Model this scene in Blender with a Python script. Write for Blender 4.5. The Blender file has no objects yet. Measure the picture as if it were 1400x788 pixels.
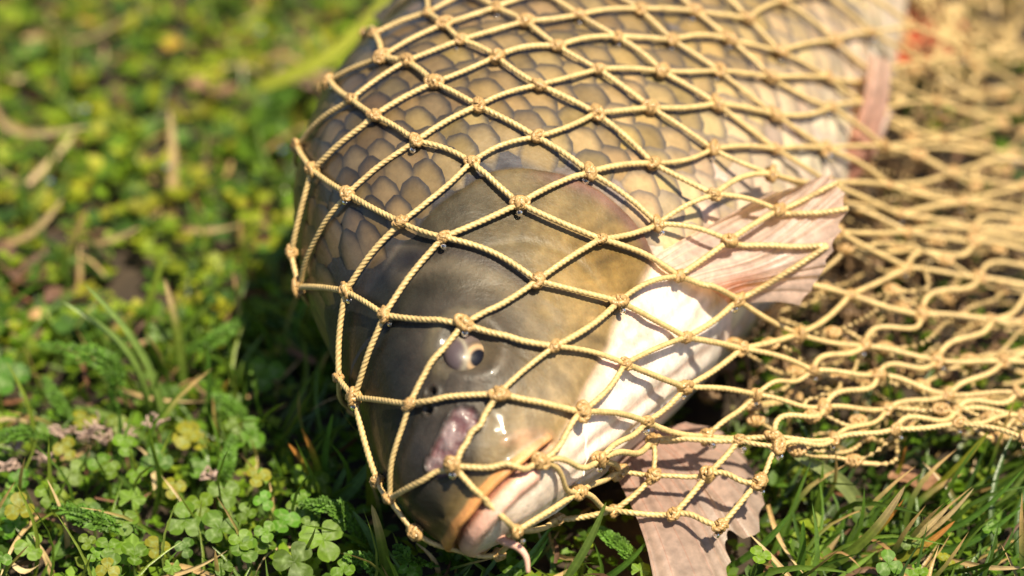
import bpy, math, random
import numpy as np
from mathutils import Vector
from mathutils.bvhtree import BVHTree

random.seed(7)
R = np.random.RandomState(11)
sc = bpy.context.scene
rad = math.radians

# ------------------------------------------------------------------ camera, sky, sun, exposure
CAM_EL = rad(34)
tgt = np.array([0, 0, .03])
fwd = np.array([0, math.cos(CAM_EL), -math.sin(CAM_EL)])
cam_loc = tgt - fwd * .90
cd = bpy.data.cameras.new('camera')
cd.lens = 90; cd.sensor_width = 36; cd.clip_start = .01; cd.clip_end = 500
cd.dof.use_dof = True; cd.dof.focus_distance = .788; cd.dof.aperture_fstop = 4.6; cd.dof.aperture_blades = 0
cam = bpy.data.objects.new('camera', cd); sc.collection.objects.link(cam)
cam.location = cam_loc; cam.rotation_euler = (rad(90) - CAM_EL, 0, 0)
sc.camera = cam

SUN_AZ, SUN_EL = rad(-44), rad(65)
wd = bpy.data.worlds.new('World'); sc.world = wd; wd.use_nodes = True
nt = wd.node_tree
sky = nt.nodes.new('ShaderNodeTexSky'); sky.sky_type = 'NISHITA'; sky.sun_disc = False
sky.sun_elevation = SUN_EL; sky.sun_rotation = rad(90) - SUN_AZ
nt.links.new(sky.outputs[0], nt.nodes['Background'].inputs[0])
nt.nodes['Background'].inputs[1].default_value = .075
sl = bpy.data.lights.new('sun', 'SUN'); sl.energy = 5.0; sl.angle = rad(.5); sl.color = (1, .88, .66)
sun = bpy.data.objects.new('sun', sl); sc.collection.objects.link(sun)
sdir = Vector((math.cos(SUN_EL) * math.cos(SUN_AZ), math.cos(SUN_EL) * math.sin(SUN_AZ), math.sin(SUN_EL)))
sun.rotation_euler = sdir.to_track_quat('Z', 'Y').to_euler(); sun.location = sdir * 3
sc.view_settings.view_transform = 'Standard'; sc.view_settings.look = 'None'
sc.view_settings.gamma = 1; sc.view_settings.exposure = .92
sc.cycles.max_bounces = 8; sc.cycles.transparent_max_bounces = 8
sc.cycles.caustics_reflective = False; sc.cycles.caustics_refractive = False

# ------------------------------------------------------------------ helpers
col = sc.collection
CM = .01

def mesh_obj(name, V, F, mat, parent=None, C=None, smooth=True, sharp=False):
    """one mesh object; V in cm, F list/array of quads or tris, C per-vertex colour"""
    me = bpy.data.meshes.new(name)
    V = np.asarray(V, np.float32) * CM
    if isinstance(F, np.ndarray):
        n, k = F.shape
        me.vertices.add(len(V)); me.vertices.foreach_set('co', V.ravel())
        me.loops.add(n * k); me.loops.foreach_set('vertex_index', F.ravel().astype(np.int32))
        me.polygons.add(n)
        me.polygons.foreach_set('loop_start', np.arange(0, n * k, k, dtype=np.int32))
        me.update(calc_edges=True)
    else:
        me.from_pydata(V.tolist(), [], F)
    if C is not None:
        a = me.color_attributes.new('Col', 'FLOAT_COLOR', 'POINT')
        c = np.ones((len(V), 4), np.float32); c[:, :3] = C
        a.data.foreach_set('color', c.ravel())
    if smooth:
        me.polygons.foreach_set('use_smooth', [True] * len(me.polygons))
    me.materials.append(mat)
    o = bpy.data.objects.new(name, me); col.objects.link(o)
    if parent: o.parent = parent
    return o

def tag(o, label, cat=None, group=None, kind=None):
    o['label'] = label
    if cat: o['category'] = cat
    if group: o['group'] = group
    if kind: o['kind'] = kind
    return o

def empty(name, loc_cm=(0, 0, 0)):
    o = bpy.data.objects.new(name, None); col.objects.link(o)
    o.location = np.asarray(loc_cm) * CM; o.empty_display_size = .01
    return o

def grid_faces(n, m, closed=False):
    """quads for an n x m vertex grid, closed along m"""
    i = np.arange(n - 1)[:, None]; j = np.arange(m if closed else m - 1)[None, :]
    j2 = (j + 1) % m
    return np.stack([i * m + j, i * m + j2, (i + 1) * m + j2, (i + 1) * m + j], -1).reshape(-1, 4)

def nrm(v): return v / (np.linalg.norm(v, axis=-1, keepdims=True) + 1e-12)

def catmull(P, n):
    P = np.asarray(P, float); k = len(P)
    Q = np.vstack([2 * P[0] - P[1], P, 2 * P[-1] - P[-2]])
    t = np.linspace(0, k - 1, n); i = np.minimum(t.astype(int), k - 2); u = (t - i)[:, None]
    a, b, c, d = Q[i], Q[i + 1], Q[i + 2], Q[i + 3]
    return .5 * (2 * b + (c - a) * u + (2 * a - 5 * b + 4 * c - d) * u ** 2 + (3 * b - a - 3 * c + d) * u ** 3)

def pchip(x, X, Y):
    h = np.diff(X); s = np.diff(Y) / h; m = np.zeros(len(X))
    ok = s[:-1] * s[1:] > 0
    w1 = 2 * h[1:] + h[:-1]; w2 = h[1:] + 2 * h[:-1]
    with np.errstate(divide='ignore', invalid='ignore'):
        m[1:-1] = np.where(ok, (w1 + w2) / (w1 / s[:-1] + w2 / s[1:]), 0)
    m[0], m[-1] = s[0], s[-1]
    x = np.clip(x, X[0], X[-1]); i = np.clip(np.searchsorted(X, x) - 1, 0, len(X) - 2)
    t = (x - X[i]) / h[i]
    return ((2 * t ** 3 - 3 * t ** 2 + 1) * Y[i] + (t ** 3 - 2 * t ** 2 + t) * h[i] * m[i]
            + (-2 * t ** 3 + 3 * t ** 2) * Y[i + 1] + (t ** 3 - t ** 2) * h[i] * m[i + 1])

def sstep(a, b, x):
    t = np.clip((x - a) / (b - a), 0, 1); return t * t * (3 - 2 * t)

def frames(P):
    T = nrm(np.gradient(P, axis=0)); n = len(P)
    N = np.zeros_like(P); r = np.array([0, 0, 1.]) if abs(T[0][2]) < .9 else np.array([1., 0, 0])
    N[0] = nrm(r - T[0] * (r @ T[0]))
    for i in range(1, n):
        v = N[i - 1] - T[i] * (N[i - 1] @ T[i]); N[i] = v / (np.linalg.norm(v) + 1e-12)
    return T, N, np.cross(T, N)

def tube(P, r, sides=8, lobes=0, pitch=.5, phase=0.):
    """tube of points P (cm); with lobes it is a laid three-strand cord"""
    P = np.asarray(P, float); n = len(P)
    T, N, B = frames(P)
    s = np.concatenate([[0], np.cumsum(np.linalg.norm(np.diff(P, axis=0), axis=1))])
    r = np.broadcast_to(np.asarray(r, float), (n,))
    ph = np.arange(sides) / sides * 2 * np.pi
    if lobes:
        q = 2 * np.pi / lobes; l = ((ph + q / 2) % q) - q / 2
        rr = .36 * np.cos(l) + np.sqrt(.68 ** 2 - (.36 * np.sin(l)) ** 2)
        ang = ph[None, :] + (s / pitch * 2 * np.pi + phase)[:, None]
    else:
        rr = np.ones(sides); ang = np.broadcast_to(ph[None, :], (n, sides))
    R_ = r[:, None] * rr[None, :]
    V = P[:, None, :] + R_[..., None] * (np.cos(ang)[..., None] * N[:, None, :] + np.sin(ang)[..., None] * B[:, None, :])
    return V.reshape(-1, 3), grid_faces(n, sides, True)

def join(parts):
    """parts: list of (V,F[,C]) -> one"""
    Vs, Fs, Cs, k = [], [], [], 0
    for p in parts:
        Vs.append(p[0]); Fs.append(np.asarray(p[1]) + k); k += len(p[0])
        if len(p) > 2: Cs.append(np.broadcast_to(p[2], (len(p[0]), 3)))
    return np.vstack(Vs), np.vstack(Fs), (np.vstack(Cs) if Cs else None)

# ------------------------------------------------------------------ materials
def new_mat(name):
    m = bpy.data.materials.new(name); m.use_nodes = True
    return m, m.node_tree.nodes, m.node_tree.links, m.node_tree.nodes['Principled BSDF']

def noise(N, L, scale, detail=4, vec=None, rough=.6):
    n = N.new('ShaderNodeTexNoise'); n.inputs['Scale'].default_value = scale
    n.inputs['Detail'].default_value = detail; n.inputs['Roughness'].default_value = rough
    tc = N.new('ShaderNodeTexCoord'); L.new(tc.outputs['Object'], n.inputs['Vector'])
    return n

def ramp(N, L, src, stops):
    r = N.new('ShaderNodeValToRGB'); L.new(src, r.inputs[0])
    e = r.color_ramp.elements
    while len(e) < len(stops): e.new(.5)
    for k, (p, c) in enumerate(stops):
        e[k].position = p; e[k].color = (c, c, c, 1) if isinstance(c, (int, float)) else (*c, 1)
    return r

def mult(N, L, a, b, f=1.):
    m = N.new('ShaderNodeMix'); m.data_type = 'RGBA'; m.blend_type = 'MULTIPLY'
    m.inputs[0].default_value = f; L.new(a, m.inputs[6]); L.new(b, m.inputs[7]); return m.outputs[2]

def bump(N, L, src, dist, strength=1.):
    b = N.new('ShaderNodeBump'); b.inputs['Distance'].default_value = dist; b.inputs['Strength'].default_value = strength
    L.new(src, b.inputs['Height']); return b.outputs[0]

def skin_mat(name, rough=.3, coat=.5, sss=.12, fine=1., spec=.5):
    m, N, L, p = new_mat(name)
    at = N.new('ShaderNodeAttribute'); at.attribute_name = 'Col'
    n1 = noise(N, L, 90, 6); n2 = noise(N, L, 700, 3); n3 = noise(N, L, 260, 5, rough=.7)
    c = mult(N, L, at.outputs['Color'], ramp(N, L, n1.outputs[0], [(.3, .72), (.5, 1.), (.7, 1.18)]).outputs[0], .8)
    c = mult(N, L, c, ramp(N, L, n3.outputs[0], [(.3, .62), (.52, 1.), (.7, 1.25)]).outputs[0], min(1., .8 * fine))
    L.new(c, p.inputs['Base Color'])
    L.new(ramp(N, L, n1.outputs[0], [(.3, rough - .1), (.7, rough + .15)]).outputs[0], p.inputs['Roughness'])
    L.new(bump(N, L, n2.outputs[0], .00035 * fine, .6), p.inputs['Normal'])
    p.inputs['Specular IOR Level'].default_value = spec
    p.inputs['Coat Weight'].default_value = coat; p.inputs['Coat Roughness'].default_value = .1
    p.inputs['Subsurface Weight'].default_value = sss; p.inputs['Subsurface Radius'].default_value = (1, .4, .25)
    p.inputs['Subsurface Scale'].default_value = .003
    return m

def leaf_mat(name, rough=.42, transl=.35, spec=.4, vein=0.):
    m, N, L, p = new_mat(name)
    at = N.new('ShaderNodeAttribute'); at.attribute_name = 'Col'
    n1 = noise(N, L, 300, 3)
    c = mult(N, L, at.outputs['Color'], ramp(N, L, n1.outputs[0], [(.3, .75), (.7, 1.15)]).outputs[0])
    L.new(c, p.inputs['Base Color']); p.inputs['Roughness'].default_value = rough
    p.inputs['Specular IOR Level'].default_value = spec
    n2 = noise(N, L, 1500, 2); L.new(bump(N, L, n2.outputs[0], .0002, .5), p.inputs['Normal'])
    t = N.new('ShaderNodeBsdfTranslucent'); L.new(c, t.inputs[0])
    g = N.new('ShaderNodeMix'); g.data_type = 'RGBA'; g.blend_type = 'MULTIPLY'; g.inputs[0].default_value = 1
    L.new(c, g.inputs[6]); g.inputs[7].default_value = (1.5, 1.35, .6, 1); L.new(g.outputs[2], t.inputs[0])
    mx = N.new('ShaderNodeMixShader'); mx.inputs[0].default_value = transl
    L.new(p.outputs[0], mx.inputs[1]); L.new(t.outputs[0], mx.inputs[2])
    L.new(mx.outputs[0], N['Material Output'].inputs[0])
    return m

def flat_mat(name, c, rough=.5, var=.3, scale=200, bd=0., coat=0.):
    m, N, L, p = new_mat(name)
    n1 = noise(N, L, scale, 5)
    r = ramp(N, L, n1.outputs[0], [(.3, tuple(x * (1 - var) for x in c)), (.7, tuple(min(1, x * (1 + var)) for x in c))])
    L.new(r.outputs[0], p.inputs['Base Color']); p.inputs['Roughness'].default_value = rough
    p.inputs['Coat Weight'].default_value = coat; p.inputs['Coat Roughness'].default_value = .15
    if bd: L.new(bump(N, L, n1.outputs[0], bd), p.inputs['Normal'])
    return m

M_skin = skin_mat('fish_skin', .46, .08, .18, .85, .26)
M_scale = skin_mat('fish_scale', .38, .18, .04, .6, .42)
M_fin = leaf_mat('fin_membrane', .35, .5, .45)
M_eye = skin_mat('fish_eye', .38, .04, .05, .3, .3)
M_cord = flat_mat('net_cord', (.50, .355, .15), .5, .25, 400, .0003, .12)
M_cord_shaded = flat_mat('net_cord_shaded', (.17, .10, .045), .5, .3, 400, .0003, .1)  # darker copy of the cord: shade on the lower layer painted into the colour
M_knot = flat_mat('net_knot', (.40, .245, .092), .45, .3, 400, .0003, .2)
M_leaf = leaf_mat('leaf', .48, .45, .25)
M_blade = leaf_mat('grass_blade', .35, .3, .45)
M_straw = leaf_mat('straw', .55, .2, .25)
M_soil = flat_mat('soil', (.035, .023, .013), .9, .5, 120, .002)

# ------------------------------------------------------------------ ground
n = 181; u = np.linspace(-1, 1, n)
gx = np.sign(u) * (np.abs(u) ** 3) * 3000 + u * 60
X, Y = np.meshgrid(gx, gx, indexing='ij')
def ground_z(x, y):
    return (.35 * np.sin(x * .55 + 1.3) * np.cos(y * .43) + .22 * np.sin(x * 1.3 + y * .9) + .12 * np.sin(x * 2.7 - y * 2.1)) - .35
g = mesh_obj('ground', np.stack([X, Y, ground_z(X, Y)], -1).reshape(-1, 3), grid_faces(n, n), M_soil)
tag(g, 'dark damp soil under the grass and clover', kind='structure')

# ------------------------------------------------------------------ fish: pose and body surface (fish coordinates in cm: x from snout to tail, y left, z dorsal)
ST = np.array([0, .15, .6, 1.3, 2.5, 5, 8, 12, 16, 20, 25, 30, 37, 45, 51, 55, 57.])
ZT = np.array([-.13, .85, 1.6, 2.3, 3.5, 5.9, 8.7, 11.1, 11.9, 11.6, 10.9, 9.9, 7.8, 5.4, 4.2, 4.0, 4.0])
ZB = np.array([-.17, -1.1, -1.75, -2.2, -2.7, -3.5, -4.2, -5.1, -5.7, -6.2, -6.6, -6.6, -5.8, -4.5, -3.5, -3.3, -3.4])
WW = np.array([.02, .8, 1.6, 2.25, 3.0, 4.0, 4.9, 5.8, 6.3, 6.6, 6.7, 6.3, 5.0, 3.2, 1.8, 1.2, .8])
SU = np.sqrt(ST); FS = .93; EX = 2 / 2.2
yaw, roll = rad(21), rad(63)
f_t = np.array([math.sin(yaw), math.cos(yaw), 0]); f_h = np.array([math.cos(yaw), -math.sin(yaw), 0]); f_u = np.cross(f_h, f_t)
f_d = math.cos(roll) * f_u - math.sin(roll) * f_h; f_l = math.cos(roll) * f_h + math.sin(roll) * f_u
FM = np.stack([f_t, f_l, f_d]); FO = np.array([-2.1, -15.7, 5.5])
def fw_(L): return FO + FS * (np.asarray(L, float) @ FM)
def floc(P): return ((np.asarray(P) - FO) / FS) @ FM.T
def prof(x):
    s = np.sqrt(np.maximum(x, 0)); zt, zb, w = pchip(s, SU, ZT), pchip(s, SU, ZB), pchip(s, SU, WW)
    return zt, zb, w, zb * .55 + zt * .45
def surf(x, th):
    zt, zb, w, zm = prof(x); c, s = np.cos(th), np.sin(th)
    y = w * np.sign(c) * np.abs(c) ** EX
    z = zm + np.where(s > 0, zt - zm, zm - zb) * np.sign(s) * np.abs(s) ** EX
    return np.stack([x + 0 * y, y, z], -1)
def surf_n(x, th):
    e = 1e-3; a = surf(x + e, th) - surf(x - e, th); b = surf(x, th + e) - surf(x, th - e)
    return nrm(np.cross(b, a))
def theta_of(p):
    zt, zb, w, zm = prof(np.array([p[0]])); h = (zt - zm) if p[2] > zm else (zm - zb)
    cy = (abs(p[1]) / w) ** (1 / EX); sz = np.sign(p[2] - zm) * (abs(p[2] - zm) / h) ** (1 / EX)
    return float(np.arctan2(sz, cy)[0])
# rear edge of the head (nape, gill cover), as x over angle
head_edge = [(5.3, .05, 6.1), (5.3, 1.4, 5.9), (5.7, 2.2, 5.8), (6.8, 3.36, 5.7), (7.9, 4.05, 5.6), (8.95, 4.64, 5.2), (9.8, 4.99, 4.8), (10.55, 5.35, 3.94),
             (11.1, 5.57, 2.81), (11.38, 5.64, 1.63), (11.35, 5.55, .52), (11.2, 5.33, -.51), (10.8, 5.0, -1.2)]
ht = np.array([theta_of(p) for p in head_edge]); hx = np.array([p[0] for p in head_edge]); od = np.argsort(ht)
HT = np.concatenate([[-1.6, -.9], ht[od]]); HX = np.concatenate([[13.2, 12.6], hx[od]])
def head_x(th):
    a = np.arctan2(np.sin(th), np.abs(np.cos(th))); return np.interp(a, HT, HX)

def dist_curve(P, Cv):
    Cv = catmull(Cv, 40); d = np.full(len(P), 9.); 
    for i in range(len(Cv) - 1):
        a, b = Cv[i], Cv[i + 1]; ab = b - a
        t = np.clip(((P - a) @ ab) / (ab @ ab), 0, 1); d = np.minimum(d, np.linalg.norm(P - a - t[:, None] * ab, axis=1))
    return d
ga = lambda d, s: np.exp(-(d / s) ** 2)
NT = np.random.RandomState(5).rand(32, 32, 32)
def vnoise(P, f, oct=3):
    out = np.zeros(len(P)); amp = 1.; tot = 0
    for o in range(oct):
        q = P * f * 2 ** o + 7.3 * o; i = np.floor(q).astype(int); t = q - i; t = t * t * (3 - 2 * t); a = 0
        for dx in (0, 1):
            for dy in (0, 1):
                for dz in (0, 1):
                    wt = (t[:, 0] if dx else 1 - t[:, 0]) * (t[:, 1] if dy else 1 - t[:, 1]) * (t[:, 2] if dz else 1 - t[:, 2])
                    a = a + wt * NT[(i[:, 0] + dx) % 32, (i[:, 1] + dy) % 32, (i[:, 2] + dz) % 32]
        out += a * amp; tot += amp; amp *= .5
    return out / tot

xs = np.concatenate([.9 * np.linspace(0.0, 1, 34) ** 2, np.arange(.96, 4.2, .06), np.arange(4.2, 12.6, .1), np.linspace(12.6, 57, 100)])
nth = 300; th = np.arange(nth) / nth * 2 * np.pi
XX, TH = np.meshgrid(xs, th, indexing='ij')
P0 = surf(XX, TH).reshape(-1, 3); NN = surf_n(np.maximum(XX, .004), TH).reshape(-1, 3)
x, y, z = P0.T; TF = TH.ravel()
PA = P0.copy(); PA[:, 1] = np.abs(PA[:, 1])
zt, zb, w_, zm = prof(x); v = (z - zb) / (zt - zb + 1e-6)
sd = head_x(TF) - x                                        # >0 on the head
near = x < 14
def cdist(Cv):
    d = np.full(len(PA), 9.); d[near] = dist_curve(PA[near], Cv); return d
upper_lip = [(.04, 0, -.62), (.14, .5, -.66), (.40, 1.16, -.68), (.88, 1.76, -.82), (1.5, 2.16, -1.04), (2.2, 2.5, -1.28), (2.75, 2.66, -1.46)]
seam = [(.08, 0, -.85), (.2, .55, -.9), (.5, 1.2, -.95), (1.0, 1.75, -1.08), (1.6, 2.1, -1.28), (2.2, 2.4, -1.45), (2.8, 2.6, -1.62)]
lower_lip = [(.2, 0, -1.25), (.35, .6, -1.28), (.7, 1.15, -1.35), (1.2, 1.6, -1.5), (1.8, 1.9, -1.7)]
fold = [(1.75, 2.55, -.42), (2.2, 2.75, -.72), (2.65, 2.8, -1.1), (2.95, 2.72, -1.5), (2.95, 2.5, -1.8)]
preop = [(7.0, 4.5, 3.6), (7.9, 4.85, 2.6), (8.35, 4.95, 1.4), (8.3, 4.85, .1), (7.7, 4.42, -1.0), (6.5, 3.9, -1.6), (4.8, 3.4, -1.5)]
cheek = [(5.2, 3.6, 3.7), (5.9, 4.15, 2.5), (6.15, 4.35, 1.1), (5.6, 4.1, -.2), (4.4, 3.6, -.7), (2.8, 3.05, -.2)]
dU, dS, dL, dF, dP, dC = [cdist(c) for c in (upper_lip, seam, lower_lip, fold, preop, cheek)]
EYE = np.array([3.84, 3.15, 2.2])
dE = np.linalg.norm(PA - EYE, axis=1)
NO1, NO2 = np.array([2.28, 2.08, 2.41]), np.array([1.84, 1.78, 2.16])
dN1 = np.linalg.norm(PA - NO1, axis=1); dN2 = np.linalg.norm(PA - NO2, axis=1)
# sore patch on the snout (left side only)
wa = np.array([.62, 1.36, .95]); wb = np.array([1.75, 2.36, 1.02]); ww = wb - wa
tw = np.clip(((P0 - wa) @ ww) / (ww @ ww), 0, 1); dW = np.linalg.norm(P0 - wa - tw[:, None] * ww, axis=1)
wn = vnoise(P0, 3.2); wn2 = vnoise(P0 + 20 + .25 * wn[:, None], 3.3, 4)
dW = dW + .35 * (wn - .5)
wound = sstep(.52, .40, dW)
h = .20 * ga(dU, .19) - .28 * ga(dS, .10) + .24 * ga(dL, .27) + .045 * ga(dF, .22) - .0 * ga(dF - .35, .15) * (dF < .9)
h += -.022 * ga(dP, .14) - .015 * ga(dC, .2) + .012 * ga(dP - .35, .3)
h += .10 * ga(dE - 1.15, .3) - .30 * (dE < 1.0) * (1 - dE)
h += -.30 * ga(dN1, .13) - .26 * ga(dN2, .11) + .12 * ga(np.linalg.norm(PA - (NO1 + NO2) / 2, axis=1), .16) + .07 * ga(dN1 - .24, .09) + .06 * ga(dN2 - .2, .08)
h += wound * (-.16 + .22 * (wn2 - .5) + .12 * (wn - .5)) + .05 * ga(dW - .5, .07)
gill = ga(np.clip(np.abs(np.arctan2(np.sin(TF), np.abs(np.cos(TF))) - .02) - .36, 0, 9), .22)
h += gill * (.16 * sstep(-.02, .12, sd) * np.exp(-np.maximum(sd, 0) / 2.2) - .03 * (sd < 0) * np.exp(np.minimum(sd, 0) / .8))
zw = np.interp(x, [0, 1.5, 2.7, 3.4, 4.25, 5.65, 6.9, 7.6, 9.35, 10.9, 13, 20, 30, 57], [-1.05, -1.45, -1.75, -1.8, -1.72, -1.58, -1.5, -1.25, -1.3, -1.2, -1.6, -2.4, -3.2, -2.6])
white = sstep(.2, -.3, z - zw)
thr = white * sstep(2.6, 4.5, x) * sstep(14, 11, x)
hs = np.hypot(y, z + 1)                                     # branchiostegal folds along the throat
h += thr * .045 * np.sin(np.arctan2(y, -(z + .8)) * 22 + x * .9 + 3 * vnoise(P0, .5, 2)) * sstep(0, 1, np.abs(y))
h += .10 * (1 - white) * (vnoise(P0, .9) - .5) * (x < 12) * sstep(0, 1.5, x)
PF = P0 + NN * h[:, None]
# colour of the skin itself
vr = np.array([0, .3, .42, .55, .66, .76, .86, .95, 1.0])
cr = np.array([(.28, .19, .085), (.24, .165, .070), (.19, .130, .050), (.135, .094, .038), (.090, .066, .032), (.050, .040, .022), (.024, .021, .0135), (.012, .012, .0085), (.010, .010, .008)])
C = np.stack([np.interp(v, vr, cr[:, k]) for k in range(3)], -1)
def mixc(C, c, m): return C * (1 - m[:, None]) + np.asarray(c) * m[:, None]
C = mixc(C, (.25, .145, .028), .85 * ga(x - 9.2, 1.8) * ga(z + .2, 1.6))              # golden gill cover
C = mixc(C, (.065, .047, .02), .6 * ga(x - 8.0, 1.3) * ga(z - 4.0, 1.3))
C = mixc(C, (.15, .115, .06), .5 * ga(x - 7.0, 1.2) * ga(z - 2.6, .8))
C = mixc(C, (.072, .058, .047), .7 * ga(dE - 1.3, .9))
C = mixc(C, (.17, .14, .085), .6 * ga(dE - 1.25, .22) * (z > EYE[2]))
C = mixc(C, (.055, .044, .038), .8 * ga(x - 1.5, 1.3) * ga(z - 1.2, 1.1))
C = mixc(C, (.22, .17, .085), .25 * ga(dP, .11))
C = mixc(C, (.24, .12, .095), .8 * gill * ga(sd - .25, .3) * sstep(4.2, 2.4, z))                           # pink rim of the gill cover
C = mixc(C, (.27, .205, .125), .75 * ga(x - 3.7, 1.4) * ga(z + .75, .65))
bw = np.stack([np.interp(z - zw, [-3, -1, 0], c) for c in [(.74, .76, .74), (.65, .64, .56), (.57, .54, .42)]], -1)
C = C * (1 - white[:, None]) + bw * white[:, None]
body = sstep(.05, -.15, sd)
bt = np.stack([np.interp(v, [0, .16, .34, .6, 1], c) for c in [(.75, .6, .22, .06, .02), (.62, .45, .17, .055, .02), (.55, .38, .14, .06, .022)]], -1)
C = C * (1 - body[:, None]) + bt * body[:, None]
C = mixc(C, (.62, .29, .10), sstep(.27, .17, dU) * (v < .75))
C = mixc(C, (.70, .40, .30), sstep(.48, .22, dL)); C = mixc(C, (.30, .1, .06), sstep(.13, .05, dS))
C = mixc(C, (.36, .22, .12), sstep(.26, .1, dF) * .6)
C = mixc(C, (.44, .26, .16), .6 * ga(np.linalg.norm(PA - [2.15, 2.6, -1.0], axis=1), .42) * (dS > .1))
C = mixc(C, (.66, .55, .45), ga(np.linalg.norm(PA - [.9, .7, -1.8], axis=1), .5))
C = mixc(C, (.012, .01, .01), np.maximum(sstep(.17, .1, dN1), sstep(.15, .09, dN2)))
wk = sstep(.35, .65, wn2)[:, None]; wc = np.array((.12, .055, .06)) * (1 - wk) + np.array((.20, .145, .145)) * wk
C = C * (1 - wound[:, None]) + np.clip(wc, .05, 1) * wound[:, None]
C = mixc(C, (.02, .015, .012), sstep(.07, .02, np.abs(dW - .53)) * .8 * (z < 1.6) * (y > .7) * (x > .35))
hm = (1 - body) * (1 - white) * (1 - wound)
an = np.arctan2(z - 2.4, x - 5.2); rd = np.hypot(z - 2.4, x - 5.2)
st = vnoise(np.stack([an * 9 * 1.5, rd * .5, 0 * x], -1), 1., 3); mt = vnoise(P0 + 9, .55, 4); m2 = vnoise(P0 + 40, 1.6, 3)
C = C * (1 + hm * (-.12 + .9 * (st - .5) * sstep(1.6, 3, rd) + 1.1 * (mt - .5) + .5 * (m2 - .5)))[:, None]
skull = [(6.0, 3.0, 5.5), (6.18, 3.29, 5.24), (6.45, 3.81, 4.6), (6.6, 4.19, 3.7), (6.62, 4.4, 2.67), (6.47, 4.43, 1.7), (5.93, 4.28, .88)]
dK = cdist(skull); C = mixc(C, (.028, .02, .021), .75 * ga(dK, .28) * sstep(.6, 2.2, z)); C = mixc(C, (.19, .15, .10), .35 * ga(dK - .55, .3) * (x < 6.4))
C = mixc(C, (.035, .028, .016), .65 * ga(x - 7.6, 1.1) * ga(z - 4.9, .9) * (1 - body))
C = mixc(C, (.013, .014, .019), .8 * ga(x - 5.9, .7) * ga(z - 6.0, .8) * (1 - body))
ln = sstep(.78, 1., np.sin(np.arctan2(y, -(z + .8)) * 13 + x * .5 + 2 * vnoise(P0, .5, 2))) * thr * (y > .3)
C = mixc(C, (.50, .30, .23), .5 * ln)
C = C * (1 - .1 * hm)[:, None]
C = np.clip(C, .004, .9)

fish = empty('carp', (FO[0], FO[1], 0))
tag(fish, 'large olive and gold carp lying on its side under the knotted net', 'fish')
fish_inv = np.array([FO[0], FO[1], 0])
F = grid_faces(len(xs), nth, True)[:, ::-1]
FWD = fw_(PF)
body_o = mesh_obj('body', FWD - fish_inv, np.ascontiguousarray(F), M_skin, fish, C)
BV = BVHTree.FromPolygons([tuple(p) for p in FWD], F.tolist())

def push_out(P, r):
    """keep points (cm, world) at least r off the fish"""
    out = np.array(P, float)
    for i, p in enumerate(out):
        q, nn, _, d = BV.find_nearest(Vector(p))
        if q is None or d > 4: continue
        s = (Vector(p) - q).dot(nn)
        if s < r: out[i] = np.array(q + nn * r)
    return out

# ---- eyes
for sgn in (1, -1):
    nu, nv = 40, 64
    pol = np.linspace(0, np.pi, nu); az = np.arange(nv) / nv * 2 * np.pi
    tc_ = nrm(floc(cam_loc * 100) - EYE); rl_ = np.array([f_t[0], f_l[0], f_d[0]]); ax = nrm(tc_ * .78 + rl_ * .62); ta = nrm(np.cross(ax, [0, 0, 1.])); tb = np.cross(ax, ta)
    D_ = (np.cos(pol)[:, None, None] * ax + np.sin(pol)[:, None, None] * (np.cos(az)[None, :, None] * ta + np.sin(az)[None, :, None] * tb))
    rr = 1.0 + .07 * ga(pol, .35)
    V = (D_ * rr[:, None, None] * np.array([.98, .56, .78])).reshape(-1, 3)
    pd = np.repeat(np.degrees(pol), nv)
    cc = np.tile([.10, .075, .06], (len(V), 1))
    cc = mixc(cc, (.12, .09, .08), sstep(34, 50, pd)); cc = mixc(cc, (.42, .28, .15), ga(pd - 29, 7) )
    cc = mixc(cc, (.05, .035, .025), ga(pd - 39, 3) * .6)
    up_ = nrm(V) @ nrm(tc_ * .62 - rl_ * .75)
    pur = sstep(.66, .80, up_); cc = mixc(cc, (.22, .19, .14), ga(up_ - .62, .08)); cc = mixc(cc, (.05, .036, .046), pur * .7)
    cc = mixc(cc, (.004, .004, .008), sstep(23, 21, pd))
    ec = EYE - np.array([-.05, .28, .02])
    E_ = (V + ec) * np.array([1, sgn, 1])
    fc = grid_faces(nu, nv, True)
    if sgn < 0: fc = fc[:, ::-1]
    eo = mesh_obj('eye', fw_(E_) - fish_inv, np.ascontiguousarray(fc), M_eye, fish, cc)
    if sgn > 0: eo['label'] = 'pale sunken eye with small black pupil and purple lid'

# ---- barbels
def taper_tube(name, pts, r0, r1, color, mat, parent, sub, sides=10, n=24):
    P = catmull(pts, n); V, Fc = tube(P, np.linspace(r0, r1, n), sides)
    return mesh_obj(name, V - sub, Fc, mat, parent, np.tile(color, (len(V), 1)))
taper_tube('barbel', fw_([(1.13, -0.52, -1.81), (0.91, -0.26, -2.23), (0.79, -0.05, -2.62), (0.69, -0.12, -3.02), (0.51, -0.44, -3.34)]), .17, .07, (.62, .36, .27), M_skin, fish, fish_inv)

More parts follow.
